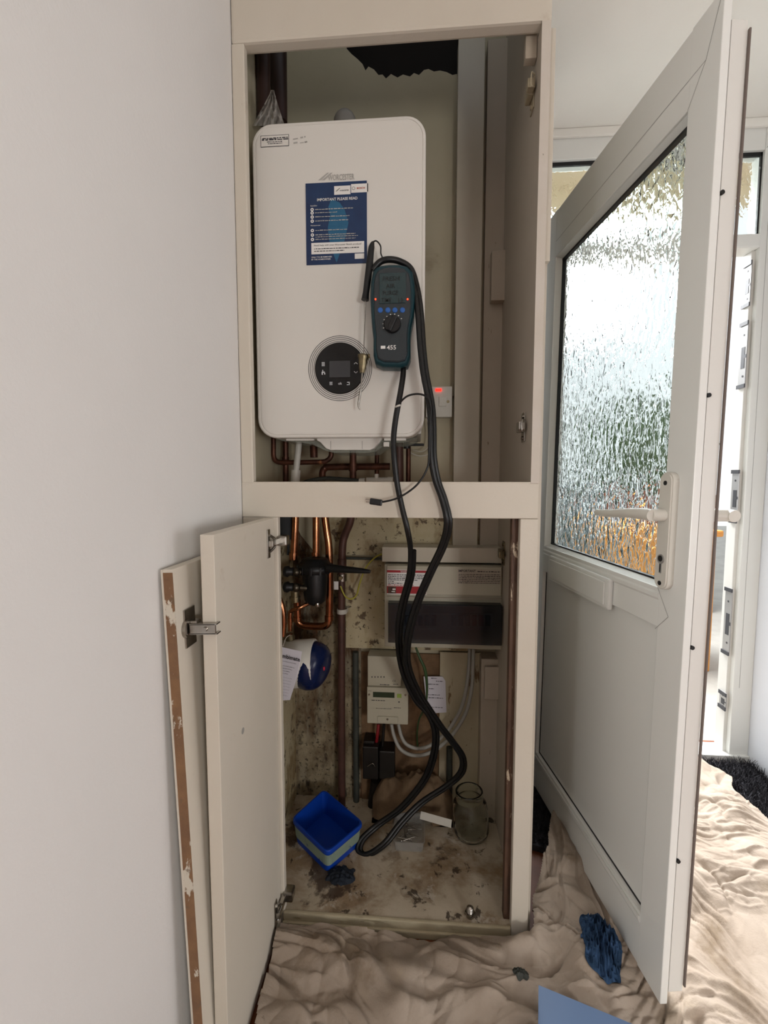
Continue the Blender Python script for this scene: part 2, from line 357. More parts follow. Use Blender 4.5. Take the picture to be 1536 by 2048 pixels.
# doorway wall with white frame, top light and keeps
fr = thing('trim_1', None, None, (RX-.2, DW, 0), kind='structure')
JX = 1.205; HX = .30; TT = 1.963; TB = 1.915
MB().box(JX, RX, DW, DW+.07, 0.01, CEIL, .003).box(HX, JX, DW, DW+.07, 2.245, CEIL, .003).box(HX, HX+.07, DW, DW+.07, .01, 2.245, .003).box(HX+.07, JX, DW-.004, DW+.07, TB, TT, .006).build('frame', 'upvc', fr)
MB().box(JX-.012, JX+.01, DW+.02, DW+.07, .01, TB, .002).build('rebate', 'upvc_edge', fr)
MB().box(HX+.02, RX, DW-.01, DW+.08, 0, .035, .004).build('threshold', 'upvc', fr)
MB().box(HX+.07, JX, DW+.012, DW+.02, 2.232, 2.245).box(JX-.006, JX, DW+.012, DW+.02, TT, 2.245).build('gasket', 'gasket', fr)
g = MB()
g.plate([(JX+.002, DW-.0006, 2.25), (RX-.002, DW-.0006, CEIL-.004), (RX-.002, DW-.0006, CEIL-.007), (JX+.004, DW-.0006, 2.25)], (0, .0004, 0))
g.box(JX+.022, JX+.023, DW-.0006, DW, .3, 2.27); g.build('weld_line', 'seam', fr)
for z0, z1 in ((1.72, 1.88), (1.43, 1.67), (.93, 1.13), (.42, .68), (.20, .27)):
    k = MB().box(JX-.0155, JX-.012, DW+.012, DW+.05, z0, z1, .001).build('keep', 'keep', fr)
    MB().box(JX-.019, JX-.0155, DW+.010, DW+.052, z1-.014, z1).box(JX-.019, JX-.0155, DW+.010, DW+.052, z0, z0+.014).box(JX-.0165, JX-.0155, DW+.020, DW+.038, z0+(z1-z0)*.3, z0+(z1-z0)*.62).box(JX-.0165, JX-.0155, DW+.012, DW+.02, z0+(z1-z0)*.45, z0+(z1-z0)*.5).cyl((JX-.0165, DW+.03, z0+(z1-z0)*.8), (JX-.0155, DW+.03, z0+(z1-z0)*.8), .004, seg=10).cyl((JX-.0165, DW+.026, z0+(z1-z0)*.18), (JX-.0155, DW+.026, z0+(z1-z0)*.18), .004, seg=10).build('keep_insert', 'keepdark', k)
struct('window_1', MB().box(HX+.07, JX, DW+.026, DW+.030, TT, 2.245), 'obscure')
struct('trim_2', MB().box(CX+.003, HX+.02, DW-.02, DW+.08, 0, CEIL).box(HX, RX, DW-.012, DW, CEIL-.03, CEIL, .004), 'ceiling')
struct('trim_3', MB().box(CX+.0008, CX+.012, FY+.008, FY+.05, 1.56, 2.02, .001).box(CX+.0008, CX+.010, FY+.02, FY+.12, 0.0, 1.655, .001), 'cup')

# ------------------------------------------------------------------ outside, seen through the obscured glass
struct('ground', MB().box(-6, 9, DW+.16, 12, -.3, -.12), 'concreteout')
gw = one('garden_wall', MB().box(-4, 2.6, 7, 7.2, -.12, 1.0), 'renderwall', 'grey blue garden wall blurred behind the obscured door glass', 'wall')
def bush(c, r, n, name, label):
    mb = MB(); rnd = random.Random(3)
    for i in range(n):
        d = Vector((rnd.gauss(0, 1), rnd.gauss(0, 1), rnd.gauss(0, 1))).normalized()*r*rnd.uniform(.6, 1); p = Vector(c)+Vector((d.x, d.y, d.z*1.2))
        a = Vector((rnd.gauss(0, 1), rnd.gauss(0, 1), rnd.gauss(0, 1))).normalized()*.07; b_ = a.cross(Vector((rnd.gauss(0, 1), rnd.gauss(0, 1), 1))).normalized()*.03
        mb.add([p-a, p+b_, p+a, p-b_], [(0, 1, 2, 3)])
    mb.ball(c, r*.7, 12, sc=(1, 1, 1.2))
    mb.cyl((c[0], c[1], -.12), (c[0], c[1], c[2]-r*.6), .05)
    return one(name, mb, 'bush', label, 'bush')
bush((2.55, 5.15, 1.4), .56, 900, 'garden_bush', 'green bush outside, blurred behind the upper part of the door glass')
bush((1.0, 6.2, .55), .6, 700, 'garden_bush', 'low green bush outside, seen through the middle of the door glass')
one('brick_pier', MB().box(2.0, 2.65, 4.2, 4.5, -.12, .95, .01), 'brick', 'dark red brick pier outside behind the lever handle', 'pier')
tb = thing('storage_box', 'tan timber storage box outside, low behind the door glass', 'box', (1.9, 3.1, -.12))
MB().box(1.46, 1.84, 2.9, 3.3, -.12, .74, .01).build('box_body', 'tanbox', tb)
MB().box(1.44, 1.86, 2.87, 3.33, .74, .78, .01).build('lid', 'tanbox', tb)
struct('trim_4', MB().box(-1, 2.5, DW+.3, DW+.62, 2.50, 2.56).box(-1, 2.5, DW+.60, DW+.63, 2.40, 2.56), 'eave')

# ------------------------------------------------------------------ the open door (leaf swung towards the camera)
DC = Vector((.49, .866, 0)); DA = math.atan2(.991, -.136)
dr = thing('door_1', None, None, DC, DA, kind='structure')
dr.rotation_euler = (.013, 0, DA)
dr['label'] = 'open white front door with obscured glass, letterbox and lever handle'
U0, U1, ZB, ZT = 0.0, .80, .045, 1.934
# local x along the leaf, local +y towards the cupboard, thickness to -y
lf = MB()
GU0, GU1 = .075, .64
T1 = -.015
lf.box(U0, GU0, T1, 0, ZB, ZT, .002)                 # latch stile
lf.box(GU1, U1, T1, 0, ZB, ZT, .002)                 # hinge stile
lf.box(GU0-.004, GU1+.004, T1, -.0003, 1.79, ZT-.003, .002)
lf.box(GU0-.004, GU1+.004, T1, -.0003, .795, .877, .002)
lf.box(GU0-.004, GU1+.004, T1, -.0003, ZB+.003, .168, .002)
lf.build('frame', 'upvc', dr, True)
MB().box(U0+.006, U0+.05, T1-.003, T1, ZB+.004, ZT-.010).box(U0+.05, U1, T1-.003, T1, ZT-.06, ZT-.010).box(U0+.05, U1, T1-.003, T1, ZB+.010, ZB+.06).build('gasket', 'gasket', dr, True)
MB().box(U0+.003, GU0-.004, -.048, T1-.003, ZB+.022, 1.885, .002).box(GU1, U1, -.048, T1-.003, ZB+.018, ZT-.02, .002).box(GU0-.005, U1-.05, -.048, T1-.003, 1.80, 1.884, .002).box(GU0-.005, U1-.05, -.048, T1-.003, .80, .87, .002).box(GU0-.005, U1-.05, -.048, T1-.003, ZB+.023, .165, .002).build('outer_frame', 'upvc_edge', dr, True)
MB().box(U0-.001, U0+.004, -.0515, -.048, ZB+.035, 1.87, .001).build('gasket_shade_strip', 'gasket_shade', dr, True)  # dark strip stands in for the gasket and the shaded outer edge
MB().box(GU0, GU1, -.034, -.028, .875, 1.792).build('glass', 'obscure', dr, True)
MB().box(GU0-.004, GU1+.004, -.040, -.012, .166, .797, .001).build('panel', 'upvc', dr, True)
gk = MB()
for a, b_, c, d in ((GU0, GU1, 1.776, 1.782), (GU0, GU1, .884, .889), (GU1-.014, GU1-.010, .884, 1.782)): gk.box(a, b_, -.030, -.018, c, d)
gk.box(GU0, GU1, -.012, -.0105, .168, .172); gk.box(GU1-.004, GU1, -.012, -.0105, .168, .797); gk.build('glazing_gasket', 'gasket', dr, True)
bd = MB()   # sloping beads
for z0, z1 in ((1.792, 1.782), (.876, .886)):
    bd.plate([(GU0, -.002, z0), (GU0, -.02, z1), (GU0, -.03, z1), (GU0, -.03, z0)], (GU1-GU0, 0, 0))
bd.plate([(GU1+.001, -.002, .876), (GU1-.010, -.02, .876), (GU1-.010, -.03, .876), (GU1+.001, -.03, .876)], (0, 0, .916))
bd.plate([(GU0, -.0002, .168), (GU0, -.0002, .158), (GU0, .004, .160), (GU0, .004, .150), (GU0, -.001, .140)], (GU1-GU0, 0, 0))
bd.plate([(GU0, -.0002, .868), (GU0, .003, .864), (GU0, .003, .850+.006), (GU0, -.001, .850)], (GU1-GU0, 0, 0)); bd.build('bead', 'upvc', dr, True)
sm = MB()
def seamln(a, b_, w=.0012):
    a = Vector((a[0], .0003, a[1])); b_ = Vector((b_[0], .0003, b_[1])); n = (b_-a).cross(Vector((0, 1, 0))).normalized()*w/2
    sm.add([a-n, b_-n, b_+n, a+n], [(0, 1, 2, 3)])
seamln((.080, .877), (.044, .826)); seamln((.044, .826), (.080, .790)); seamln((GU0, 1.79), (.035, 1.845)); seamln((.035, 1.845), (.005, 1.93)); seamln((.035, 1.845), (GU1, 1.838))

sm.build('seam_line', 'seam', dr, True)
# letterbox
lb = MB().box(.235, .575, 0, .012, .782, .858, .005).build('letterbox', 'upvc', dr, True)
MB().box(.250, .560, .012, .016, .792, .848, .002).build('flap', 'upvc', lb, True)
# handle
def hplate(y0, y1, name, side):
    o = [Vector((p.x, y0, p.z)) for p in rr(.054, .9955, .036, .232, .0175, 0)]
    return MB().plate(o, (0, y1-y0, 0)).build(name, 'handle', dr, True)
hp = hplate(0, .012, 'handle_plate', 1)
o2 = [Vector((p.x, .012, p.z)) for p in rr(.054, .9955, .032, .226, .0155, 0)]; MB().plate(o2, (0, .003, 0)).build('plate_face', 'handle', hp, True)
lv = MB().cyl((.054, .014, 1.027), (.054, .042, 1.027), .012)
lv.tube([(.046, .044, 1.027), (.07, .046, 1.028), (.12, .048, 1.026), (.19, .047, 1.020), (.247, .044, 1.018)], [.0115, .012, .010, .009, .007], 14)
lv.build('lever', 'handle', dr, True)
kk = MB().cyl((.054, .0148, .940), (.054, .0168, .940), .0095).box(.051, .057, .0148, .0162, .912, .934).build('keyhole', 'keep', dr, True)
MB().cyl((.054, .0168, .941), (.054, .0174, .941), .006).box(.0525, .0555, .0160, .0164, .914, .934).build('key_slot', 'gasket', kk, True)
for z in (1.090, .892): MB().cyl((.054, .0148, z), (.054, .0162, z), .0045).cyl((.054, .0162, z), (.054, .0165, z), .002, m='gasket').build('screw', 'keep', dr, True)
ov = hplate(-.060, -.048, 'outer_handle_plate', -1)
MB().cyl((.054, -.060, 1.027), (.054, -.118, 1.027), .012).tube([(.040, -.120, 1.027), (.08, -.122, 1.028), (.19, -.121, 1.020), (.247, -.118, 1.018)], [.012, .012, .009, .007], 14).build('outer_lever', 'handle', dr, True)
for z in (1.60, 1.25, .78, .35): MB().cyl((U0+.006, T1-.004, z), (U0-.001, T1-.004, z), .004, seg=10).build('lock_cam', 'gasket', dr, True)

# ------------------------------------------------------------------ boiler cupboard
cb = thing('boiler_cupboard', 'tall white built-in boiler cupboard in the room corner, doors open', 'cupboard', (0, FY, 0))
ZR0, ZR1 = 1.010, 1.088
ZL = 2.028
MB().box(WX+.001, CX+.002, FY, FY+.03, ZL, CEIL-.001, .006).build('lintel', 'cup', cb)
MB().box(WX+.001, -.377, FY, FY+.02, ZR1, ZL, .003).build('upper_stile', 'cup', cb)
MB().box(WX+.001, -.322, FY+.002, FY+.02, 0, ZR0, .002).build('lower_stile', 'cup', cb)
MB().box(WX+.001, CX-.001, FY, FY+.02, ZR0, ZR1, .002).box(WX+.001, SX, FY+.001, FY+.05, ZR1-.008, ZR1+.003, .001).build('rail', 'cup', cb)
MB().box(SX, CX-.001, FY+.0015, BY, ZR1, ZL-.001, .001).box(SX, CX-.001, FY+.02, BY, 0, ZR1, .001).box(SX, CX-.001, FY+.04, BY, ZL-.001, 2.6, .001).build('side_panel', 'inner_side', cb)
MB().box(SX-.0005, CX, FY, FY+.0014, ZR1, ZL-.0, 0).build('side_edge', 'cupworn', cb)
MB().box(.226, CX, FY, FY+.02, .01, ZR0-.0005, .002).build('lower_stile', 'cup', cb)
MB().box(.212, SX, FY+.0205, FY+.042, CF, ZR0, .002).build('jamb_lipping', 'timber', cb)
MB().box(WX, SX, FY+.05, BY, 1.060, ZR1-.012, .001).build('shelf', 'inner_side', cb) if 0 else None
fl = MB(); fl.box(WX, SX, FY+.006, BY+.0, CF-.02, CF, .001); fl.build('floor_panel', 'floorcup', cb)
MB().box(-.325, .225, FY-.004, FY+.0055, .0, CF+.002, .003).box(-.325, .225, FY-.012, FY-.004, .0, .018, .003).build('plinth', 'plinth', cb)
MB().box(.222, SX-.001, FY+.035, FY+.055, ZL-.040, ZL+.03, .002).build('corner_block', 'batten', cb)
# hinge mounting plates on the side panel
def mount(px, py, name, m, arm=True):
    p = at(px, py, 1.0); p = aX(px, py, SX); z = p.z; y = p.y
    mb = MB()
    mb.box(SX-.003, SX, y-.016, y+.014, z-.034, z+.034, .0012)
    h = mb.build(name, m, cb)
    k = MB().box(SX-.016, SX-.003, y-.020, y+.012, z-.012, z+.012, .003).box(SX-.020, SX-.004, y-.036, y-.018, z-.010, z+.010, .003)
    k.tube([(SX-.006, y-.038, z-.012), (SX-.014, y-.044, z-.012), (SX-.014, y-.044, z+.012), (SX-.006, y-.038, z+.012)], .0016, 6)
    k.build('hinge_body', m, h)
    for q in (-.025, .025): MB().cyl((SX-.006, y-.001, z+q), (SX-.003, y-.001, z+q), .0045, seg=12).build('screw', m, h)
mount(1066, 192, 'hinge_mount', 'paintedhinge'); mount(1048, 855, 'hinge_mount', 'steel')
mount(1008, 1106, 'hinge_mount', 'oldsteel'); mount(992, 1800, 'hinge_mount', 'oldsteel')
# the lower door, still hung, standing open
DX1, DX0 = -.330, -.3535
dd = MB().box(DX0, DX1, .702, FY-.004, .008, 1.008, .0015).build('door', 'cup', cb)
for z in (.955, .075):
    y = FY-.050
    hgm = MB().box(DX1, DX1+.003, y-.004, y+.012, z-.032, z+.032, .001)
    hgm.tube([(DX1+.004, y+.006, z-.018), (DX1+.010, y+.020, z-.008), (DX1+.010, y+.020, z+.008), (DX1+.004, y+.006, z+.018)], .003, 6)
    hg = hgm.build('hinge', 'steel', dd)
    MB().box(DX1+.003, DX1+.014, y-.002, y+.05, z-.007, z+.007, .002).box(DX1+.006, DX1+.03, y+.045, y+.072, z-.012, z+.012, .004).build('hinge_arm', 'steel', hg)
MB().cyl((DX1, .80, .62), (DX1+.0006, .80, .62), .006).build('filled_hole', 'seam', dd)

# the second lower door, taken off and leaning on the wall
ld = thing('removed_cupboard_door', 'unhung white cupboard door with bare brown edge, leaning on the wall behind the hung one', 'cupboard door', (-.368, .667, 0))
tl = math.atan2(.030, .957)
LM = Matrix.Rotation(-tl, 4, 'Y')
def lean(mb): return mb.xf(LM)
# local: x thickness (-.018..0 => towards the wall), y along, z up
lean(MB().box(-.003, .0155, .0012, .285, 0.002, .957, .001)).build('panel', 'cup', ld, True)
lean(MB().box(.0, .0155, 0, .0014, .002, .952)).build('bare_edge', 'dooredge', ld, True)
lean(MB().box(-.003, .0002, -.0006, .002, .002, .957)).build('face_edge', 'cup', ld, True)
hy, hz = .035, .853
h_ = lean(MB().box(.0155, .0185, hy-.012, hy+.022, hz-.032, hz+.032, .001).cyl((.0155, hy-.004, hz), (.022, hy-.004, hz), .016)).build('hinge', 'steel', ld, True)
lean(MB().box(.020, .034, hy-.004, hy+.012, hz-.012, hz+.012, .003).box(.030, .033, hy+.005, hy+.012, hz-.010, hz+.010).box(.024, .068, hy-.010, hy-.007, hz-.009, hz+.009, .001).box(.024, .070, hy-.010, hy+.004, hz+.007, hz+.009).box(.024, .070, hy-.010, hy+.004, hz-.009, hz-.007).cyl((.050, hy-.013, hz), (.050, hy-.010, hz), .004)).build('hinge_arm', 'steel', h_, True)
lean(MB().cyl((.0155, .262, .70), (.024, .262, .70), .012).box(.0155, .018, .25, .275, .672, .728, .001)).build('hinge', 'steel', ld, True)

# ------------------------------------------------------------------ battens, boards, trunking inside
one('vertical_batten', fbox(976, 78, 1011, 1091, 1.40, 1.4195, .002), 'batten', 'long cream painted batten in the back corner of the cupboard', 'batten')
one('batten_block', fbox(984, 500, 1014, 600, 1.37, 1.399, .002), 'batten', 'short painted wooden block fixed on the corner batten halfway up', 'wood block')
one('cable_trunking', fbox(917, 78, 955, 1094, 1.385, 1.4195, .002), 'trunk', 'tall white vertical cable trunking beside the boiler', 'trunking')
one('backing_board', fbox(690, 1118, 944, 1303, 1.405, 1.4195, .002), 'board', 'mould-stained cream backing board behind the fuse box', 'board')
one('upper_backing_board', fbox(667, 1020, 970, 1114, 1.405, 1.4195, .002), 'board', 'stained cream board under the trunking, above the backing board gap', 'board') if 0 else None
one('chipboard_panel', fbox(722, 1304, 915, 1640, 1.412, 1.4195, .002), 'chip', 'old brown chipboard panel behind the electricity meter', 'board')
one('flaking_board', fbox(880, 1304, 957, 1640, 1.404, 1.4115, .002), 'stripwood', 'flaking cream board running down beside the chipboard panel', 'board')
one('boxed_corner', fbox(963, 1318, 1000, 1640, 1.36, 1.4195, .003).xf(Matrix.Identity(4)), 'batten', 'cream boxed-in corner post below the fuse box', 'post')
one('boxed_corner_block', fbox(970, 1334, 1006, 1400, 1.345, 1.359, .002), 'batten', 'small painted block with a screw hole on the boxed corner post', 'wood block')
mouldp = [(-.404, 1.414, .036), (at(735, 1600, 1.414).x, 1.414, .036), (at(722, 1300, 1.414).x, 1.414, at(722, 1300, 1.414).z), (at(690, 1230, 1.414).x, 1.414, at(690, 1210, 1.414).z), (at(640, 1100, 1.414).x, 1.414, at(640, 1120, 1.414).z), (at(600, 1060, 1.414).x, 1.414, at(600, 1070, 1.414).z), (-.404, 1.414, .98)]
struct('wall_lower', MB().plate(mouldp, (0, .0055, 0)), 'mould')
struct('wall_upper_lining', MB().box(WX+.0002, WX+.003, FY+.022, BY, 1.0, 2.62), 'inner')
struct('wall_stained', MB().box(at(640, 1060, 1.414).x+.002, SX-.001, 1.4165, 1.4195, at(760, 1114, 1.41).z+.004, 1.06), 'board')
struct('wall_side_lower', MB().box(WX+.0002, WX+.004, FY+.03, BY, CF, 1.0), 'board')

# ------------------------------------------------------------------ boiler
BF = 1.06
bx0, bx1 = at(510, 600, BF).x, at(850, 600, BF).x; bz0, bz1 = at(680, 875, BF).z, at(680, 238, BF).z
bcx, bcz, bw, bh = (bx0+bx1)/2, (bz0+bz1)/2, bx1-bx0, bz1-bz0
bo = thing('combi_boiler', 'white wall-hung boiler with round black control dial in the upper cupboard', 'boiler', (bcx, 1.24, bz0))
def RRL(d, y): return rr(bcx, bcz, bw-2*d, bh-2*d, .045-d*.8, y, 8)
MB().loft([RRL(.012, BF), RRL(.0085, BF+.0004), RRL(.0075, BF+.0018), RRL(.0065, BF+.0006), RRL(.003, BF+.0008), RRL(.001, BF+.002), RRL(0, BF+.005), RRL(0, BF+.055), RRL(.004, BF+.058)], True, False).build('front_cover', 'boiler', bo)
MB().box(bx0+.006, bx1-.006, BF+.058, BF+.31, bz0+.012, bz1-.004, .004).build('casing', 'boiler_side', bo)
BFs = BF-.0004
dc = at(680, 737, BF); sc = BF/900
dm = MB()
for rp in (63.5, 60, 56.5, 53): 
    ring = []
    a = [Vector((dc.x+rp*sc*math.cos(2*PI*k/64), BFs, dc.z+rp*sc*math.sin(2*PI*k/64))) for k in range(64)]
    b_ = [Vector((dc.x+(rp-1.1)*sc*math.cos(2*PI*k/64), BFs, dc.z+(rp-1.1)*sc*math.sin(2*PI*k/64))) for k in range(64)]
    dm.loft([a, b_], False)
dm.build('dial_rings', 'dkprint', bo)
dial = MB().lathe([(50*sc, 0), (50*sc, .002), (48.5*sc, .003)], (dc.x, BF, dc.z), (0, -1, 0), 64).build('control_dial', 'black', bo)
a = at(659, 723, BF); c = at(701, 755, BF); MB().box(a.x, c.x, BF-.0042, BF-.003, c.z, a.z, .0005).build('screen', 'screen', dial)
ic = MB(); yi = BF-.0031
def ibar(px, py, w, h, rot=0):
    p = at(px, py, BF); q = Matrix.Rotation(rot, 4, 'Y'); v = [Vector((sx*w*sc/2, 0, sz*h*sc/2)) for sx, sz in ((-1, -1), (1, -1), (1, 1), (-1, 1))]
    ic.add([Vector((p.x, yi, p.z))+q @ u for u in v], [(0, 1, 2, 3)])
for k in range(3): ibar(647, 726+k*3, 6, 1.4)
for dx in (-2, 0, 2): ibar(647+dx, 729, .8, 8)
ibar(647, 745, 6, 2); ibar(645, 748, 2, 4); ibar(650, 748, 2, 3); ibar(646, 742, 1.5, 3)
for s_ in (-1, 1): ibar(712+s_*1.6, 727, 5, 1.2, s_*.7); ibar(712+s_*1.6, 745, 5, 1.2, -s_*.7)
for k in range(3): ibar(662.5, 765+k*2.4, 6, 1)
ibar(697, 765, 5, 1.2); ibar(699, 768, 1.2, 5); ibar(696, 770, 4, 1.2)
p = at(677, 770, BF); ic.text('ok', (p.x, yi, p.z), X_, Z_, height=5*sc)
ic.build('dial_icon_lettering', 'icon', dial)
# small printed labels on the cover
def decal(name, m, px0, py0, px1, py1, Y, t=.0006, parent=bo, tilt=0):
    a = at(px0, py0, Y); c = at(px1, py1, Y); return MB().box(a.x, c.x, Y-t, Y, c.z, a.z).build(name, m, parent)
nl = decal('notice_sticker', 'dkprint', 521, 272, 578, 292, BF, .0005)
nn = MB(); a = at(522, 273, BF); c = at(577, 291, BF); nn.box(a.x, c.x, BF-.0007, BF-.0004, c.z, a.z, m='boiler')
for k, (x0, w, hh) in enumerate(((525, 50, 2), (524, 52, 3), (534, 30, 1.6), (536, 28, 1.6))):
    p = at(x0, 279+k*3.3, BF); nn.scribble((p.x, BF-.0008, p.z), X_, Z_, w*sc, hh*sc, 'dkprint', .0001, k)
nn.build('sticker_print_lettering', 'dkprint', nl)
sm2 = MB()
for x0, y0, w, hh in ((586, 280, 11, 3), (601, 277, 10, 3), (587, 288, 8, 3), (600, 287, 14, 2), (610, 286, 6, 2)):
    p = at(x0, y0, BF); sm2.scribble((p.x, BFs, p.z), (1, 0, .12), Z_, w*sc, hh*sc, 'logo', .0001, x0)
sm2.build('torn_sticker_lettering', 'logo', bo)
lg = MB(); p = at(656, 362, BF); q = at(709, 360, BF); lg.text('WORCESTER', (p.x, BFs, p.z), X_, Z_, width=q.x-p.x, height=11*sc, bold=.02)
for k in range(2):
    p = at(636+k*7, 361, BF); lg.add([(p.x, BFs, p.z), (p.x+6*sc, BFs, p.z), (p.x+22*sc, BFs, p.z+13*sc), (p.x+18*sc, BFs, p.z+13*sc)], [(0, 1, 2, 3)])
lg.build('maker_lettering', 'logo', bo)
# blue instruction leaflet
LF = BF-.0012; a = at(611, 367, LF); c = at(734, 526, LF); lx0, lx1, lz0, lz1 = a.x, c.x, c.z, at(734, 361, LF).z
LW, LH = lx1-lx0, lz1-lz0
def L(u, v): return Vector((lx0+u*LW, LF-.0004, lz0+v*LH))
leaf = MB().box(lx0, lx1, LF, BF-.0003, lz0, lz1).build('instruction_leaflet', 'navy', bo)
te = MB(); te.add([p_+Vector((0, .0003, 0)) for p_ in (L(.42, .80), L(.56, .75), L(.64, .66), L(.70, .50), L(.64, .30), L(.56, .14), L(.50, .02), L(.44, .14), L(.38, .30), L(.36, .45), L(.40, .60), L(.37, .70))], [list(range(12))]); te.build('teal_flame_print', 'teal_print', leaf)
wp = MB()
def wb_(u0, v0, u1, v1, m='white'): wp.add([L(u0, v0), L(u1, v0), L(u1, v1), L(u0, v1)], [(0, 1, 2, 3)], m=m)
wb_(.47, .845, .735, .95); wb_(.745, .86, 1.005, .965); wb_(.085, .13, .955, .27); wb_(.80, .055, .955, .12)
wp.add([L(1.0, .865)+Vector((0, .0001, 0)), L(1.02, .865), L(1.02, .965), L(1.0, .965)], [(0, 1, 2, 3)], m='gasket')
wp.build('white_box_lettering', 'white', leaf)
tx = MB()
def T(s, u, v, w, h=None, m='white', bold=.0): p = L(u, v)+Vector((0, -.0004, 0)); tx.text(s, p, X_, Z_, width=w*LW, height=h*LH if h else None, m=m, bold=bold, depth=.0001)
T('IMPORTANT PLEASE READ', .19, .775, .66, .035, bold=.015)
T('Installer', .08, .715, .11, .018); T('Homeowner', .08, .475, .16, .016)
T('ONLY TO BE REMOVED', .085, .083, .34, .018, bold=.01); T('BY THE HOMEOWNER', .085, .055, .32, .018, bold=.01)
T('Need help with your Worcester Bosch product?', .13, .222, .78, .026, 'dkprint')
T('BOSCH', .84, .90, .13, .022, 'orange_print', .03); T('WORCESTER', .56, .885, .15, .015, 'dkprint', .02)
for k, v in enumerate((.665, .625, .575, .525, .41, .355, .30)):
    c0 = L(.105, v+.012)+Vector((0, -.0003, 0)); tx.add([c0+Vector((.0038*math.cos(2*PI*j/16), 0, .0038*math.sin(2*PI*j/16))) for j in range(16)], [list(range(16))], m='white')
    c0 = c0+Vector((0, -.0002, 0)); tx.add([c0+Vector((.0016*math.cos(2*PI*j/6), 0, .0016*math.sin(2*PI*j/6))) for j in range(6)], [list(range(6))], m='navy')
    tx.scribble(L(.155, v+.006)+Vector((0, -.0003, 0)), X_, Z_, (.62, .36, .56, .54, .53, .66, .66)[k]*LW, .0022, 'logo', .0001, k)
tx.scribble(L(.155, .336)+Vector((0, -.0003, 0)), X_, Z_, .70*LW, .002, 'logo', .0001, 90)
tx.scribble(L(.13, .190)+Vector((0, -.0003, 0)), X_, Z_, .74*LW, .002, 'dkprint', .0001, 91); tx.scribble(L(.13, .160)+Vector((0, -.0003, 0)), X_, Z_, .5*LW, .002, 'dkprint', .0001, 92)
p0 = L(.785, .912)+Vector((0, -.0003, 0)); tx.loft([[p0+Vector((r_*math.cos(2*PI*j/20), 0, r_*math.sin(2*PI*j/20))) for j in range(20)] for r_ in (.0036, .0029)], False, m='dkprint')
tx.add([L(.495, .885), L(.51, .885), L(.57, .925), L(.555, .925)], [(0, 1, 2, 3)], m='dkprint')
tx.build('leaflet_lettering', 'white', leaf)
# underside: drop-down tray and clear cover
tr = [at(x, y, BF+.03) for x, y in ((566, 874), (632, 874), (634, 881), (640, 884), (652, 897), (660, 900), (740, 900), (748, 897), (758, 886), (762, 880), (765, 874))][1:]
MB().plate(tr, (0, .02, 0), bev=.002).build('lower_flap', 'boiler', bo)
for x in (661, 724): MB().add([at(x, 882, BF+.0295), at(x+1, 882, BF+.0295), at(x+1, 898, BF+.0295), at(x, 898, BF+.0295)], [(0, 1, 2, 3)]).build('flap_crease', 'seam', bo)
ccv = [at(x, y, BF+.05) for x, y in ((545, 875), (565, 882), (600, 884), (628, 890), (648, 900), (665, 905), (730, 906), (752, 903), (765, 893), (785, 885), (812, 885), (835, 876))]
MB().plate(ccv, (0, .15, 0)).build('clear_cover', 'tray', bo)
for x0, y0, x1, y1 in ((572, 876, 628, 881), (768, 876, 812, 881), (767, 884, 778, 893)): fbox(x0, y0, x1, y1, BF+.035, BF+.05, .001).build('chassis_lip', 'boiler', bo)
# flue elbow and things over the boiler
fp = at(690, 246, 1.25)
MB().cyl((fp.x, 1.25, bz1-.01), (fp.x, 1.25, fp.z+.0), .030).ball((fp.x, 1.25, fp.z), .030, 20).build('flue_elbow', 'flue', bo)
one('roof_pipe', MB().tube([at(526, 80, 1.16), at(527, 245, 1.16)], .017, 14, sub=1), 'roofpipe', 'straight dark brown pipe rising behind the boiler, next to the side wall', 'pipe')
one('roof_pipe', MB().tube([at(552, 80, 1.26), at(562, 245, 1.26)], [.028, .017], 14, sub=1), 'roofpipe', 'slanting dark brown pipe rising behind the boiler, touching the polythene bag', 'pipe')
# polythene bag
bg = MB(); rnd = random.Random(5)
cols = 14; rows = 10; A = []
for i in range(rows):
    t = i/(rows-1); y = 180+t*72
    for j in range(cols):
        s_ = j/(cols-1); x = 545+(s_-.5)*(6+60*t**1.1)-t*8; A.append(at(x, y, 1.085+.02*math.sin(j*1.9+i)+.01*rnd.random()+.03*t))
bg.add(A, [(i*cols+j, i*cols+j+1, (i+1)*cols+j+1, (i+1)*cols+j) for i in range(rows-1) for j in range(cols-1)], True)
one('plastic_bag', bg, 'bag', 'crumpled clear polythene bag hanging above the boiler corner', 'bag')

# ------------------------------------------------------------------ flue gas analyser on the boiler front
AY = 1.008
ap = [(752, 533), (762, 529), (778, 527), (800, 527), (815, 531), (825, 541), (829, 565), (830, 600), (828, 632), (823, 655), (821, 675), (821, 715), (815, 730), (800, 734), (765, 733), (750, 726), (746, 708), (746, 676), (743, 650), (741, 620), (740, 590), (741, 560), (745, 541)]
def apl(k, Y, cx=785, cy=630): return [at(cx+(x-cx)*k, cy+(y-cy)*(1-(1-k)*.5), AY)+Vector((0, Y-AY, 0)) for x, y in ap]
an = thing('gas_analyser', 'teal and black handheld gas analyser stuck on the boiler front', 'analyser', (at(785, 733, AY).x, 1.035, at(785, 733, AY).z))
MB().loft([apl(.90, AY), apl(.97, AY+.003), apl(1.0, AY+.010), apl(1.0, AY+.040), apl(.95, BF-.004)], True, True).build('rubber_boot', 'teal', an)
fc = MB().loft([apl(.78, AY-.005), apl(.82, AY-.003), apl(.84, AY+.002)], True, False).build('front_panel', 'face', an)
def an_rect(x0, y0, x1, y1, t, m, name, par, b=.001):
    a = at(x0, y0, AY); c = at(x1, y1, AY); return MB().box(a.x, c.x, AY-.005-t, AY-.004, c.z, a.z, b).build(name, m, par)
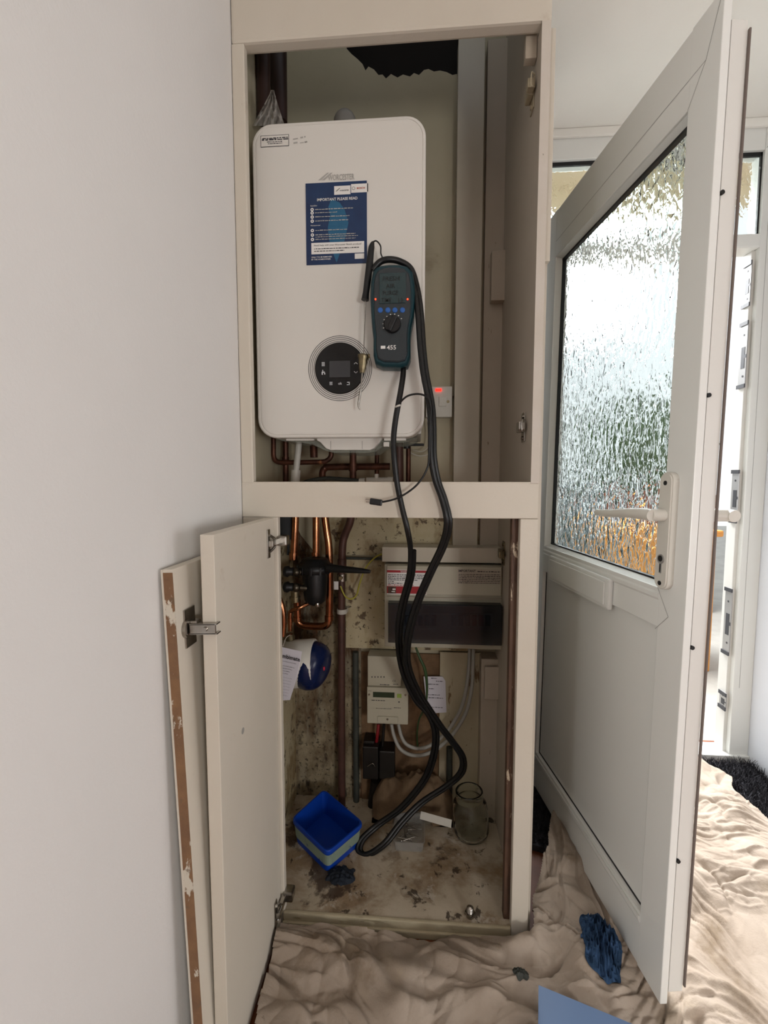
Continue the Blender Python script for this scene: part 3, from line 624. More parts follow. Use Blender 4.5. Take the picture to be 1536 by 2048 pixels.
sc_ = an_rect(759, 549, 812, 608, .0015, 'lcd', 'screen', fc)
st = MB(); sA = AY/900
for s_, x0, y0, w in (('FRESH', 766, 565, 32), ('AIR', 772, 579.5, 18), ('PURGE', 766, 593.5, 30), ('TIME', 763, 607.5, 19), ('12', 797, 607.5, 9)):
    p = at(x0, y0, AY); st.text(s_, (p.x, AY-.0068, p.z), X_, Z_, width=w*sA, height=8.5*sA, depth=.0001, bold=.01)
st.build('screen_lettering', 'lcdtext', sc_)
for x in (751.5, 815.5): p = at(x, 600.5, AY); MB().ball((p.x, AY-.006, p.z), .0017, 10).build('led', 'led', fc)
for x in (761, 776, 790, 805): p = at(x, 622, AY); MB().lathe([(.0058, 0), (.0056, .0015), (.004, .002)], (p.x, AY-.0048, p.z), (0, -1, 0), 16).build('button', 'blue_button', fc)
kp = at(785, 651, AY)
kn = MB().lathe([(.0185, 0), (.0185, .006), (.017, .008)], (kp.x, AY-.0048, kp.z), (0, -1, 0), 28).build('rotary_dial', 'blackp', fc)
MB().box(-.005, .005, -.006, 0, -.017, .017, .002).xf(Matrix.Translation((kp.x, AY-.0128, kp.z)) @ Matrix.Rotation(R(25), 4, 'Y')).build('dial_grip', 'blackp', kn)
mk = MB()
for a_ in range(-110, 60, 24):
    p = Vector((kp.x+.0215*math.sin(R(a_)), AY-.0052, kp.z+.0215*math.cos(R(a_)))); mk.add([p, p+X_*.0025, p+X_*.0025+Z_*.0018, p+Z_*.0018], [(0, 1, 2, 3)])
p = at(773, 701, AY); mk.text('455', (p.x+.001, AY-.0055, p.z), X_, Z_, width=18*sA, height=8.5*sA, depth=.0001, bold=.01)
p = at(762, 699, AY); mk.scribble((p.x, AY-.0055, p.z), X_, Z_, 9*sA, 6*sA, None, .0001, 1); 
mk.build('panel_lettering', 'white', fc)
# hoses
def path(pts): return [at(x, y, Y) for x, y, Y in pts]
front = FY-.016
hA = [(807, 731, 1.03), (806, 752, 1.02), (800, 790, 1.0), (791, 840, .995), (787, 880, .992), (789, 920, .99), (794, 965, front), (803, 1010, front), (815, 1060, front), (821, 1100, 1.03), (818, 1150, 1.07), (802, 1210, 1.11), (795, 1260, 1.14), (797, 1310, 1.18), (808, 1355, 1.20), (830, 1400, 1.22), (856, 1430, 1.23), (868, 1465, 1.24), (864, 1510, 1.25), (845, 1560, 1.26), (800, 1615, 1.26), (752, 1650, 1.25), (720, 1680, 1.22), (716, 1702, 1.20), (735, 1708, 1.19), (768, 1685, 1.20), (800, 1645, 1.23), (840, 1605, 1.26), (890, 1572, 1.27), (919, 1545, 1.26), (922, 1515, 1.25), (903, 1485, 1.24), (880, 1455, 1.225), (856, 1420, 1.21), (830, 1378, 1.19), (812, 1330, 1.16), (812, 1280, 1.13), (828, 1215, 1.09), (855, 1150, 1.05), (883, 1090, 1.02), (893, 1045, front), (884, 1000, front), (870, 960, front), (862, 915, .99), (861, 860, .992), (858, 810, .995), (846, 745, 1.0), (840, 690, 1.0), (836, 630, 1.01), (830, 585, 1.025), (822, 552, 1.04)]
HR = .0064
h1 = MB().tube(path(hA), HR, 10, sub=5)
h1.build('sampling_hose', 'rubber', an)
hB = [(x+(5 if i > 38 else (4 if i < 20 else 3)), y, Y+.004) for i, (x, y, Y) in enumerate(hA)][9:]
hB2 = [(x+7, y+1, Y+.003) for (x, y, Y) in hA[9:]]
MB().tube(path(hB2), HR*.9, 10, sub=5).build('twin_hose', 'rubber', an)
MB().tube(path([(745, 541, 1.035), (760, 524, 1.035), (778, 519, 1.035), (800, 523, 1.04), (820, 536, 1.045), (830, 560, 1.045), (834, 590, 1.03)]), .007, 10, sub=5).build('hanging_strap', 'rubber', an)
thin = [(799, 806, .992), (815, 792, .985), (838, 788, .983), (856, 796, .983), (862, 815, .985), (860, 850, .985), (858, 905, .986), (855, 935, .985), (838, 965, .984), (815, 985, .984), (790, 998, .984), (765, 1004, .985)]
cbm = MB().tube(path(thin), .0022, 8, sub=6).build('probe_lead', 'rubber', an)
a = at(752, 1004, .985)
MB().box(-.014, .014, -.005, .005, -.007, .007, .003).xf(Matrix.Translation(a) @ Matrix.Rotation(R(8), 4, 'Y')).build('plug', 'blackp', cbm)
MB().box(-.024, -.013, -.0005, .0005, .002, .0035).box(-.022, -.013, -.0005, .0005, -.0035, -.002).xf(Matrix.Translation(a) @ Matrix.Rotation(R(8), 4, 'Y')).build('plug_pin', 'steel', cbm)
p = at(795.5, 813, .994); MB().cyl(p-Vector((-.0012, 0, .0012)), p+Vector((.0, 0, .0022)), .0066).build('cable_tie', 'whiteplast', an)
# probe
pb = thing('flue_probe', 'black-handled thin steel probe hanging in front of the boiler dial', 'probe', at(722, 820, 1.03))
MB().tube(path([(746, 484, 1.035), (743, 495, 1.034), (740, 520, 1.034), (736, 555, 1.033), (732, 585, 1.032), (730, 600, 1.031)]), [.003, .0068, .0078, .0078, .0072, .0088], 12, sub=4).build('grip', 'blackp', pb)
MB().tube(path([(731, 600, 1.031), (727, 712, 1.03)]), .0012, 8, sub=1).tube(path([(727, 712, 1.03), (722, 780, 1.03)]), .0022, 8, sub=1, m=None).build('rod', 'steel', pb)
c0 = at(727, 709, 1.028); c1 = at(724, 746, 1.028)
MB().lathe([(.0045, 0), (.0130, .001), (.0135, .005), (.0105, .012), (.0085, .030), (.0055, (c1-c0).length)], c0, c1-c0, 18).build('depth_cone', 'oldsteel', pb)
q = at(737, 712, 1.028); MB().cyl(c0+Vector((.008, 0, -.004)), q, .0018).cyl(q-Vector((.002, 0, 0)), q+Vector((.003, 0, 0)), .005, seg=12).build('thumb_screw', 'oldsteel', pb)
MB().tube(path([(722, 778, 1.03), (717, 808, 1.03), (720, 820, 1.03)]), [.0030, .0028, .0010], 8, sub=3).build('tip', 'steel', pb)
MB().tube(path([(746, 484, 1.035), (753, 482, 1.033), (761, 492, 1.03), (762, 508, 1.03), (768, 520, 1.035)]), .0016, 8, sub=5).build('cable', 'rubber', pb)

# ------------------------------------------------------------------ fused spur
fs = thing('fused_spur', 'white switched fuse spur with red neon on the wall beside the boiler', 'electrical switch', at(878, 833, 1.41))
fbox(852, 773, 904, 834, 1.385, 1.4195, .003).build('faceplate', 'whiteplast', fs)
fbox(878, 793, 893, 812, 1.382, 1.386, .001).build('fuse_carrier', 'whiteplast', fs)
p = at(877, 780, 1.384); MB().box(p.x-.009, p.x+.009, 1.381, 1.386, p.z-.004, p.z+.004, .001).build('neon', 'neon', fs)
for x in (857, 896): p = at(x, 803, 1.384); MB().lathe([(.005, 0), (.004, .002)], (p.x, 1.386, p.z), (0, -1, 0), 12).box(p.x-.003, p.x+.003, 1.3835, 1.3842, p.z-.0006, p.z+.0006, m=None).build('screw', 'oldsteel', fs)
one('cable', MB().tube(path([(906, 795, 1.41), (914, 790, 1.41), (918, 789, 1.41)]), .004, 8), 'brownpipe', 'short dark cable stub between the fuse spur and the white trunking', 'cable')
one('thin_white_cable', MB().tube(path([(858, 834, 1.40), (868, 855, 1.39), (872, 885, 1.38), (862, 905, 1.37), (842, 912, 1.36), (822, 906, 1.35), (815, 895, 1.34)]), .0022, 8).tube(path([(852, 834, 1.40), (858, 860, 1.39), (858, 890, 1.38), (845, 903, 1.37), (825, 900, 1.36)]), .0018, 8), 'wirewhite', 'thin white cable looping under the fuse spur to the boiler', 'cable')

# ------------------------------------------------------------------ pipes under the boiler
GP = 'pipes under the boiler'
def pipe(pts, r, m, label, Y=None, seg=12, sub=5, group=GP, name='copper_pipe', rings=()):
    P = path([(x, y, Y) if Y else (x, y, z) for x, y, *zz in pts for z in [zz[0] if zz else None]])
    mb = MB().tube(P, r, seg, sub=sub)
    for x, y, l in rings:
        c0 = at(x, y, Y); mb.cyl(c0-Vector((0, 0, l/2)), c0+Vector((0, 0, l/2)), r*1.22, seg=16)
    return one(name, mb, m, label, 'pipe', group)
pipe([(537, 872), (539, 1030)], .0095, 'oldcopper', 'dark vertical copper pipe nearest the side wall, below the boiler', 1.30, sub=1)
pipe([(547, 876), (547, 895), (548, 915), (556, 924), (575, 925), (640, 924), (654, 921), (662, 912), (662, 896)], .0068, 'oldcopper', 'dark copper pipe bent into a U across the front below the boiler', 1.22)
pipe([(571, 880), (572, 1030)], .0085, 'oldcopper', 'straight copper pipe just beside the white waste pipe, below the boiler', 1.27, sub=1, rings=((571, 918, .012),))
pipe([(627, 885), (628, 915)], .011, 'oldcopper', 'short dark copper stub behind the U-shaped pipe', 1.27, sub=1)
pipe([(706, 898), (706, 1000), (707, 1030)], .0095, 'oldcopper', 'straight copper pipe in the middle below the boiler flap', 1.24, sub=1, rings=((706, 935, .02),))
pipe([(645, 962), (645, 945), (650, 937), (662, 934), (780, 933)], .0098, 'oldcopper', 'thick level copper pipe with a soldered elbow below the boiler', 1.29, rings=())
pipe([(754, 898), (753, 1000)], .0065, 'oldcopper', 'thin vertical copper pipe behind the level pipe', 1.33, sub=1)
pipe([(797, 886), (798, 962), (797, 1030)], .0135, 'brownpipe', 'thickest brown pipe below the boiler, behind the black hoses', 1.28, sub=1)
pipe([(817, 888), (816, 1030)], .0070, 'oldcopper', 'thin copper pipe at the outer end of the row below the boiler', 1.30, sub=1)
pipe([(598, 884), (596, 905), (591, 945), (588, 1000)], [.0085, .0085, .0085, .012], 'whiteplast', 'white plastic waste pipe leaning below the boiler', 1.20, sub=1, name='waste_pipe') if 0 else None
wpb = thing('waste_pipe', 'white plastic waste pipe slanting down below the boiler', 'pipe', at(588, 1000, 1.20))
MB().tube(path([(598, 884, 1.20), (592, 945, 1.20), (589, 1000, 1.20)]), .0085, 14, sub=1).build('pipe_run', 'whiteplast', wpb)
MB().cyl(at(592, 940, 1.20), at(589, 985, 1.20), .0125).build('socket', 'whiteplast', wpb)
fx = thing('flexible_hose', 'braided filling hose with taps lying along the top of the cupboard rail', 'hose', at(680, 965, 1.2))
MB().tube(path([(604, 968, 1.22), (618, 962, 1.22), (650, 957, 1.22), (690, 959, 1.22), (718, 962, 1.22)]), .006, 10).build('braid', 'greypipe', fx)
MB().cyl(at(718, 962, 1.22), at(730, 962, 1.22), .008).cyl(at(733, 961, 1.22), at(775, 961, 1.22), .0085).cyl(at(753, 961, 1.22), at(753, 948, 1.22), .006).cyl(at(775, 961, 1.22), at(786, 961, 1.22), .010).build('tap', 'whiteplast', fx)
bv = at(828, 890, 1.27); one('isolating_lever', MB().box(bv.x-.022, bv.x+.028, 1.265, 1.275, bv.z-.003, bv.z+.004, .002).cyl(bv+Vector((-.02, 0, -.01)), bv+Vector((-.02, 0, .008)), .009), 'blackp', 'small black valve lever under the boiler end', 'valve')

# ------------------------------------------------------------------ lower cupboard: pipework
GL = 'pipes in the lower cupboard'
ly = 1.28
one('lagged_pipe', MB().tube(path([(571, 1020, ly), (572, 1060, ly), (577, 1080, ly)]), [.021, .020, .013], 14, sub=3).tube(path([(577, 1080, ly), (576, 1110, ly)]), .004, 8, sub=1), 'lagging', 'dark foam-lagged pipe end in the top corner of the lower cupboard', 'pipe')
def lpipe(pts, r, m, label, rings=(), name='copper_pipe'):
    mb = MB().tube(path(pts), r, 14, sub=5 if len(pts) > 2 else 1)
    for x, y, Y, l in rings: c0 = at(x, y, Y); mb.cyl(c0-Vector((0, 0, l/2)), c0+Vector((0, 0, l/2)), r*1.2, seg=16)
    return one(name, mb, m, label, 'pipe', GL)
lpipe([(591, 1018, 1.27), (590, 1060, 1.27), (587, 1118, 1.27)], .0105, 'copper', 'bright copper pipe ending at the valves, beside the lagged pipe', ((587, 1112, 1.27, .02),))
lpipe([(632, 1018, 1.29), (632, 1112, 1.29)], .0100, 'copper', 'bright copper pipe running straight down into the black filter', ((631, 1108, 1.29, .012),))
lpipe([(648, 1018, 1.31), (653, 1060, 1.31), (658, 1100, 1.31), (659, 1180, 1.31), (658, 1235, 1.31), (654, 1249, 1.31), (640, 1253, 1.31), (608, 1251, 1.31), (597, 1244, 1.31), (595, 1230, 1.31), (594, 1200, 1.31)], .0112, 'copper', 'bright copper pipe passing behind the filter and returning in a U', ((658, 1236, 1.31, .014), (595, 1238, 1.31, .014)))
lpipe([(704, 1018, 1.36), (700, 1045, 1.36), (690, 1070, 1.37), (685, 1095, 1.37), (683, 1180, 1.37), (683, 1400, 1.37), (684, 1640, 1.37)], .0118, 'brownpipe', 'long brown gas pipe running down the middle of the mouldy wall', ((684, 1128, 1.37, .03),), 'gas_pipe')
lpipe([(557, 1196, 1.16), (563, 1212, 1.16), (567, 1240, 1.16), (565, 1272, 1.16)], .0085, 'copper', 'curved bright copper pipe right beside the hung door')
lpipe([(624, 1203, 1.27), (600, 1215, 1.25), (583, 1222, 1.25), (580, 1230, 1.25), (580, 1262, 1.25)], .0062, 'copper', 'thin copper pipe from filter down to the white water unit', ((580, 1240, 1.25, .012),))
one('conduit', MB().tube(path([(711, 1304, 1.40), (713, 1640, 1.40)]), .010, 10, sub=1), 'greypipe', 'dark grey conduit running down beside the brown gas pipe', 'conduit')
one('conduit', MB().tube(path([(899, 1495, 1.39), (898, 1640, 1.39)]), .010, 10, sub=1), 'greypipe', 'short dark conduit behind the hose loop near the glass jar', 'conduit')
one('board_gap_strip', MB().tube(path([(690, 1116, 1.395), (772, 1118, 1.395)]), .0045, 8, sub=1), 'greypipe', 'thin dark strip put in for the shaded gap above the backing board', 'pipe')  # dark tube drawn in place of the shaded gap over the board
def clip(x, y, Y, label, r=.016):
    c0 = at(x, y, Y); mb = MB().cyl(c0-Vector((0, 0, .007)), c0+Vector((0, 0, .007)), r, seg=20).box(c0.x-r, c0.x+r, Y, Y+.03, c0.z-.007, c0.z+.007, .002)
    return one('pipe_clip', mb, 'whiteplast', label, 'pipe clip')
clip(684, 1222, 1.37, 'white plastic clip round the brown gas pipe below the filter')
ec = at(684, 1155, 1.37); k = thing('earth_clamp', 'shiny metal earthing clamp on the brown pipe beside the filter', 'clamp', ec)
MB().cyl(ec-Vector((0, 0, .010)), ec+Vector((0, 0, .012)), .0155, seg=18).build('band', 'steel', k)
MB().cyl(ec+Vector((0, -.016, .003)), ec+Vector((0, -.026, .003)), .006, seg=12).build('screw', 'oldsteel', k)
MB().box(ec.x-.022, ec.x-.008, 1.35, 1.352, ec.z-.034, ec.z-.008, .001).box(ec.x-.045, ec.x-.03, 1.345, 1.35, ec.z-.05, ec.z-.034, .001, 'white').build('warning_tag', 'steel', k)
one('earth_cable', MB().tube(path([(681, 1172, 1.34), (690, 1192, 1.34), (702, 1198, 1.34), (713, 1190, 1.35), (720, 1165, 1.37), (732, 1135, 1.38), (750, 1115, 1.385), (764, 1108, 1.385)]), .0026, 8), 'wireyellow', 'yellow and green earth cable looping from the clamp to the trunking', 'cable')

# black filter
fi = at(630, 1160, 1.27); ftp = at(630, 1113, 1.27); fbt = at(630, 1205, 1.27)
ft = thing('magnetic_filter', 'black cylindrical heating filter with a flat spanner handle, between copper pipes', 'filter', (fi.x, 1.27, fbt.z))
hh = ftp.z-fbt.z
MB().lathe([(.014, -.006), (.024, 0), (.031, .008), (.034, .03), (.036, hh*.55), (.036, hh*.72)], (fi.x, 1.27, fbt.z), Z_, 32).build('canister', 'blackp', ft)
cm = MB().lathe([(.044, 0), (.053, .003), (.052, .020), (.046, .026), (.040, .030), (.036, .040), (.018, .042)], (fi.x, 1.27, fbt.z+hh*.66), Z_, 32)
for k in range(12): a_ = 2*PI*k/12; cm.box(-.003, .003, .048, .054, 0, .022, .001, mtx=Matrix.Translation((fi.x, 1.27, fbt.z+hh*.66)) @ Matrix.Rotation(a_, 4, 'Z'))
cm.build('cap', 'blackp', ft)
s0 = at(655, 1136, 1.24); s1 = at(740, 1143, 1.20)
MB().tube([s0, s0.lerp(s1, .4), s0.lerp(s1, .8), s1], [.013, .010, .0075, .005], 10, sub=4).build('spanner_handle', 'blackp', ft)
v0 = at(612, 1138, 1.26)
for y in (1143, 1174):
    kp_ = at(576, y, 1.22)
    MB().lathe([(.006, -.004), (.014, 0), (.016, .010), (.011, .016), (.012, .024), (.006, .026)], kp_+Vector((-.010, 0, 0)), X_, 16).build('valve_knob', 'blackp', ft)
    MB().cyl(kp_+Vector((.014, 0, 0)), at(612, y+2, 1.24), .0085).ball(at(592, y+1, 1.225), .0135, 12).build('valve_body', 'valvemetal', ft)
p = at(590, 1190, 1.25); MB().cyl(p-Vector((0, 0, .02)), p+Vector((0, 0, .014)), .012).cyl(p-Vector((0, 0, .012)), p-Vector((0, 0, .004)), .016, seg=6).build('compression_nut', 'oldsteel', ft)
p = at(635, 1211, 1.25); MB().lathe([(.006, 0), (.008, .004), (.006, .012)], p-Vector((0, 0, .004)), Z_, 12).build('drain_plug', 'steel', ft)

# white and navy water treatment unit
wc = at(612, 1327, 1.22)
wu = thing('water_treatment_unit', 'white cylindrical water treatment unit with navy domed end, beside the hung door', 'water unit', (wc.x, 1.22, at(612, 1380, 1.22).z))
RU = .066
axd = (at(652, 1325, 1.22)-at(570, 1330, 1.22)).normalized()
o0 = at(545, 1330, 1.22)
Lw = (at(632, 1325, 1.22)-o0).length
MB().lathe([(RU*.9, 0), (RU, .006), (RU, Lw*.98), (RU*.96, Lw)], o0, axd, 40).build('body', 'whiteplast', wu)
oo = o0+axd*(Lw*.86)
MB().lathe([(RU*1.02, 0), (RU*1.02, Lw*.1), (RU*.99, Lw*.16), (RU*.93, Lw*.24), (RU*.8, Lw*.31), (RU*.6, Lw*.365), (RU*.3, Lw*.39), (.002, Lw*.395)], oo+Vector((0, 0, -.006)), (axd+Vector((0, -.35, -.25))).normalized(), 40).build('domed_cap', 'navyball', wu)
p = at(648, 1337, 1.165); MB().ball(p, .006, 10, sc=(.5, .8, 1)).build('indicator', 'redmark', wu)
p = at(580, 1283, 1.23); MB().cyl(p-Vector((0, 0, .016)), p+Vector((0, 0, .022)), .012).cyl(p+Vector((0, 0, .006)), p+Vector((0, 0, .018)), .015, seg=6).build('inlet_nut', 'oldsteel', wu)
# card tag
tg = thing('instruction_card', 'white instruction card with bold heading hanging on the water unit', 'card', at(582, 1400, 1.12))
tp = [(557, 1292), (604, 1303), (598, 1340), (588, 1375), (580, 1400), (557, 1402)]
tq = [at(x-0, y, 1.135+(.0 if y < 1350 else -.004)) for x, y in [(545, 1290)]+tp[1:5]+[(545, 1402)]]
MB().plate(tq, (0, .0006, 0)).build('card', 'paper', tg)
tt = MB(); p = at(553, 1307, 1.134); q = at(599, 1317, 1.134); rt_ = (q-p).normalized(); up_ = Vector((0, 0, 1)); n_ = Vector((0, -.0012, 0))
tt.text('Combimate', at(553, 1313, 1.133)+n_, rt_, up_, width=(q-p).length*1.03, height=.012, bold=.025)
tt.scribble(at(552, 1319, 1.133)+n_, rt_, up_, .055, .001, None, .0002, 3, 1)
for k in range(4): tt.scribble(at(556, 1329+k*5, 1.131)+n_, rt_, up_, .045-.006*k, .0012, None, .0002, 10+k)
for k in range(7): tt.scribble(at(558, 1352+k*6, 1.129)+n_, rt_, up_, .036-.002*k, .0006, None, .0002, 20+k)
tt.build('card_lettering', 'dkprint', tg)
MB().tube([at(566, 1292, 1.133), at(572, 1276, 1.17), at(580, 1270, 1.21)], .0012, 6).build('tie', 'whiteplast', tg)

# ------------------------------------------------------------------ electrics
one('level_trunking', fbox(764, 1094, 1004, 1127, 1.33, 1.404, .002), 'trunk', 'white level trunking across the top of the fuse box', 'trunking')
cu = thing('fuse_box', 'cream fuse box with smoked flap and printed warning labels', 'fuse box', at(886, 1300, 1.36))
fbox(769, 1129, 1003, 1300, 1.315, 1.404, .003).build('housing', 'cream', cu)
CY = 1.3146
fbox(774, 1131, 1003, 1193, 1.305, 1.315, .003).build('upper_cover', 'cream', cu)
fbox(774, 1193, 1003, 1200, 1.310, 1.315, .001).build('cover_step', 'batten', cu)
sw = MB(); fbox(790, 1225, 985, 1262, 1.308, 1.3145, .001).build('switch_row', 'whiteplast', cu)
for k in range(14):
    x = 796+k*13.5
    if k in (6, 7): continue
    o = fbox(x, 1232, x+9, 1252, 1.298, 1.308, .001).build('breaker', 'blackp' if k not in (11, 12) else 'red', cu)
fbox(776, 1208, 1004, 1292, 1.278, 1.284, .004).build('smoked_flap', 'smoke', cu)
fbox(776, 1208, 1004, 1211, 1.284, 1.312, 0).build('flap_hinge', 'smoke', cu)
lb1 = fbox(774, 1139, 853, 1190, 1.3042, 1.3050, 0).build('warning_label', 'white', cu)
lt = MB()
def lrect(x0, y0, x1, y1, m, d=.0008): a = at(x0, y0, 1.3042); c = at(x1, y1, 1.3042); lt.add([(a.x, 1.3042-d, c.z), (c.x, 1.3042-d, c.z), (c.x, 1.3042-d, a.z), (a.x, 1.3042-d, a.z)], [(0, 1, 2, 3)], m=m)
lrect(774, 1140, 853, 1146, 'red', .0002); lrect(774, 1172, 852, 1188, 'red', .0002); lrect(776, 1173, 792, 1187, 'timber', .0004); lrect(785, 1177, 791, 1180, 'white', .0006); lrect(783, 1182, 790, 1184, 'white', .0006)
s3 = 1.3042/900
p = at(801, 1145, 1.3042); lt.text('WARNING', (p.x, 1.3036, p.z), X_, Z_, width=24*s3, height=4*s3, m='white', depth=.0001)
for k, w in enumerate((74, 73, 74, 60, 12, 30, 52)): p = at(776, 1150+k*3.4, 1.3042); lt.scribble((p.x, 1.3038, p.z), X_, Z_, w*s3, 1.7*s3, 'dkprint' if k < 6 else 'red', .0001, k)
lt.build('label_print_lettering', 'red', lb1)
lb2 = fbox(915, 1139, 1002, 1168, 1.3042, 1.3050, 0).build('clear_label', 'batten', cu)
l2 = MB(); p = at(917, 1144, 1.3042); l2.text('IMPORTANT', (p.x, 1.3036, p.z), X_, Z_, width=34*s3, height=5*s3, depth=.0001, bold=.02)
p = at(955, 1144, 1.3042); l2.scribble((p.x, 1.3036, p.z), X_, Z_, 45*s3, 2*s3, None, .0001, 40)
for k in range(6): p = at(917, 1149+k*3.4, 1.3042); l2.scribble((p.x, 1.3036, p.z), X_, Z_, 83*s3, 1.5*s3, None, .0001, 50+k)
l2.build('clear_label_lettering', 'dkprint', lb2)
# meter
me_ = thing('electricity_meter', 'white electricity meter with green display on the chipboard panel', 'meter', at(774, 1448, 1.36))
fbox(735, 1312, 802, 1374, 1.352, 1.411, .003).build('terminal_cover', 'cream', me_)
fbox(734, 1374, 816, 1450, 1.345, 1.411, .003).build('meter_case', 'cream', me_)
fbox(755, 1433, 796, 1447, 1.341, 1.346, .001).build('terminal_block', 'cream', me_)
fbox(746, 1384, 789, 1396, 1.3435, 1.3455, .0005).build('display', 'lcdgreen', me_)
fbox(794, 1388, 803, 1396, 1.3435, 1.3455, .0005).build('green_button', 'greenbox', me_)
mp_ = MB(); s4 = 1.345/900
for x, y, w, h_2 in ((743, 1401, 28, 2.2), (752, 1417, 33, 1.2), (788, 1416, 14, 1.2), (736, 1382, 8, 1)): p = at(x, y, 1.3445); mp_.scribble((p.x, 1.3446, p.z), X_, Z_, w*s4, h_2*s4, None, .0004, x)
p = at(798, 1404, 1.3445); mp_.box(p.x-.002, p.x+.002, 1.344, 1.345, p.z-.002, p.z+.002)
for k in range(5): p = at(744+k*6, 1354, 1.3515); mp_.box(p.x-.0018, p.x+.0018, 1.3512, 1.352, p.z-.0018, p.z+.0018)
p = at(785, 1364, 1.3515); mp_.text('CE', (p.x, 1.3518, p.z), X_, Z_, width=7*s4, height=4.5*s4, depth=.0004)
for x, y, w in ((760, 1370, 20), (786, 1369, 12)): p = at(x, y, 1.3515); mp_.scribble((p.x, 1.3518, p.z), X_, Z_, w*s4, 1.8*s4, None, .0004, x)
mp_.build('meter_lettering', 'dkprint', me_)
for x, y in ((738, 1389), (811, 1390), (775, 1437)): p = at(x, y, 1.345); MB().lathe([(.0035, 0), (.003, .002)], (p.x, 1.3455 if y < 1400 else 1.341, p.z), (0, -1, 0), 12).build('screw', 'steel', me_)
co_ = thing('service_cutout', 'old black service fuse cut-out below the electricity meter', 'fuse', at(757, 1575, 1.38))
fbox(725, 1493, 756, 1560, 1.345, 1.411, .004).build('fuse_carrier', 'fusebox', co_)
fbox(758, 1502, 789, 1560, 1.355, 1.411, .004).build('neutral_block', 'fusebox', co_)
fbox(727, 1482, 748, 1495, 1.36, 1.411, .003).build('top_cap', 'fusebox', co_)
MB().tube(path([(752, 1560, 1.38), (748, 1590, 1.385), (744, 1640, 1.385)]), [.018, .016, .020], 12, sub=4).build('service_cable', 'fusebox', co_)
MB().tube(path([(735, 1533, 1.34), (745, 1527, 1.338), (750, 1533, 1.34)]), .0016, 6).build('seal_wire', 'steel', co_)
one('cable', MB().tube(path([(757, 1448, 1.375), (755, 1468, 1.37), (752, 1488, 1.375)]), .0052, 8), 'wirered', 'short red cable between the meter and the black cut-out', 'cable')
one('cable', MB().tube(path([(768, 1448, 1.385), (766, 1475, 1.385), (764, 1502, 1.385)]), .005, 8), 'fusebox', 'short black cable between the meter and the cut-out', 'cable')
one('cable', MB().tube(path([(783, 1448, 1.37), (789, 1475, 1.36), (803, 1500, 1.35), (830, 1511, 1.34), (862, 1504, 1.34), (900, 1475, 1.34), (930, 1430, 1.345), (943, 1380, 1.35), (946, 1330, 1.36), (947, 1298, 1.37)]), .0056, 10), 'wiregrey', 'outer grey meter cable sweeping up to the fuse box', 'cable')
one('cable', MB().tube(path([(797, 1448, 1.37), (803, 1473, 1.36), (815, 1490, 1.35), (840, 1497, 1.345), (865, 1488, 1.345), (895, 1462, 1.35), (921, 1420, 1.355), (933, 1375, 1.36), (938, 1330, 1.37), (939, 1298, 1.38)]), .0056, 10), 'wiregrey', 'inner grey meter cable sweeping up to the fuse box', 'cable')
one('cable', MB().tube(path([(830, 1290, 1.36), (838, 1312, 1.35), (850, 1340, 1.35), (854, 1375, 1.36), (851, 1410, 1.38), (838, 1440, 1.395), (834, 1470, 1.40), (836, 1500, 1.40)]), [.0028, .004, .005, .004, .0028, .0028, .0028, .0028], 8), 'wiregreen', 'thin green cable hanging below the fuse box', 'cable')
nc = thing('notice_card', 'small white printed card pinned beside the electricity meter', 'card', at(869, 1426, 1.40))
MB().plate([at(x, y, 1.396) for x, y in ((847, 1353), (885, 1353), (891, 1362), (893, 1425), (855, 1427), (852, 1400))], (0, .001, 0)).build('card', 'paper', nc)
nt = MB()
for k, (x, y, w) in enumerate(((862, 1357, 12), (872, 1363, 14), (856, 1369, 22), (858, 1378, 10), (856, 1390, 24), (857, 1396, 30), (860, 1415, 26), (858, 1422, 8))): p = at(x, y, 1.3955); nt.scribble((p.x, 1.3958, p.z), X_, Z_, w*1.396/900, 1.6*1.396/900, None, .0004, k)
nt.build('card_lettering', 'dkprint', nc)

# ------------------------------------------------------------------ things on the cupboard floor
# mortar heap
mo = MB(); n = 44; V = []
mx, my, mw, md, mh = -.012, 1.365, .140, .065, .135
for i in range(n+1):
    for j in range(n+1):
        u = i/n*2-1; v = j/n*2-1; r_ = max(0, 1-(u*u*.8+v*v*.8)); x = mx+u*mw*.9; y = my+v*md*.85
        V.append(Vector((x, y, CF+mh*r_**.6*(1+.35*noise.noise(Vector((x*14, y*14, 0)))+.12*noise.noise(Vector((x*60, y*60, 3)))))))
mo.add(V, [(i*(n+1)+j, (i+1)*(n+1)+j, (i+1)*(n+1)+j+1, i*(n+1)+j+1) for i in range(n) for j in range(n)], True)
one('mortar_heap', mo, 'concrete', 'rough brown mortar mound at the foot of the cupboard wall', 'mortar')
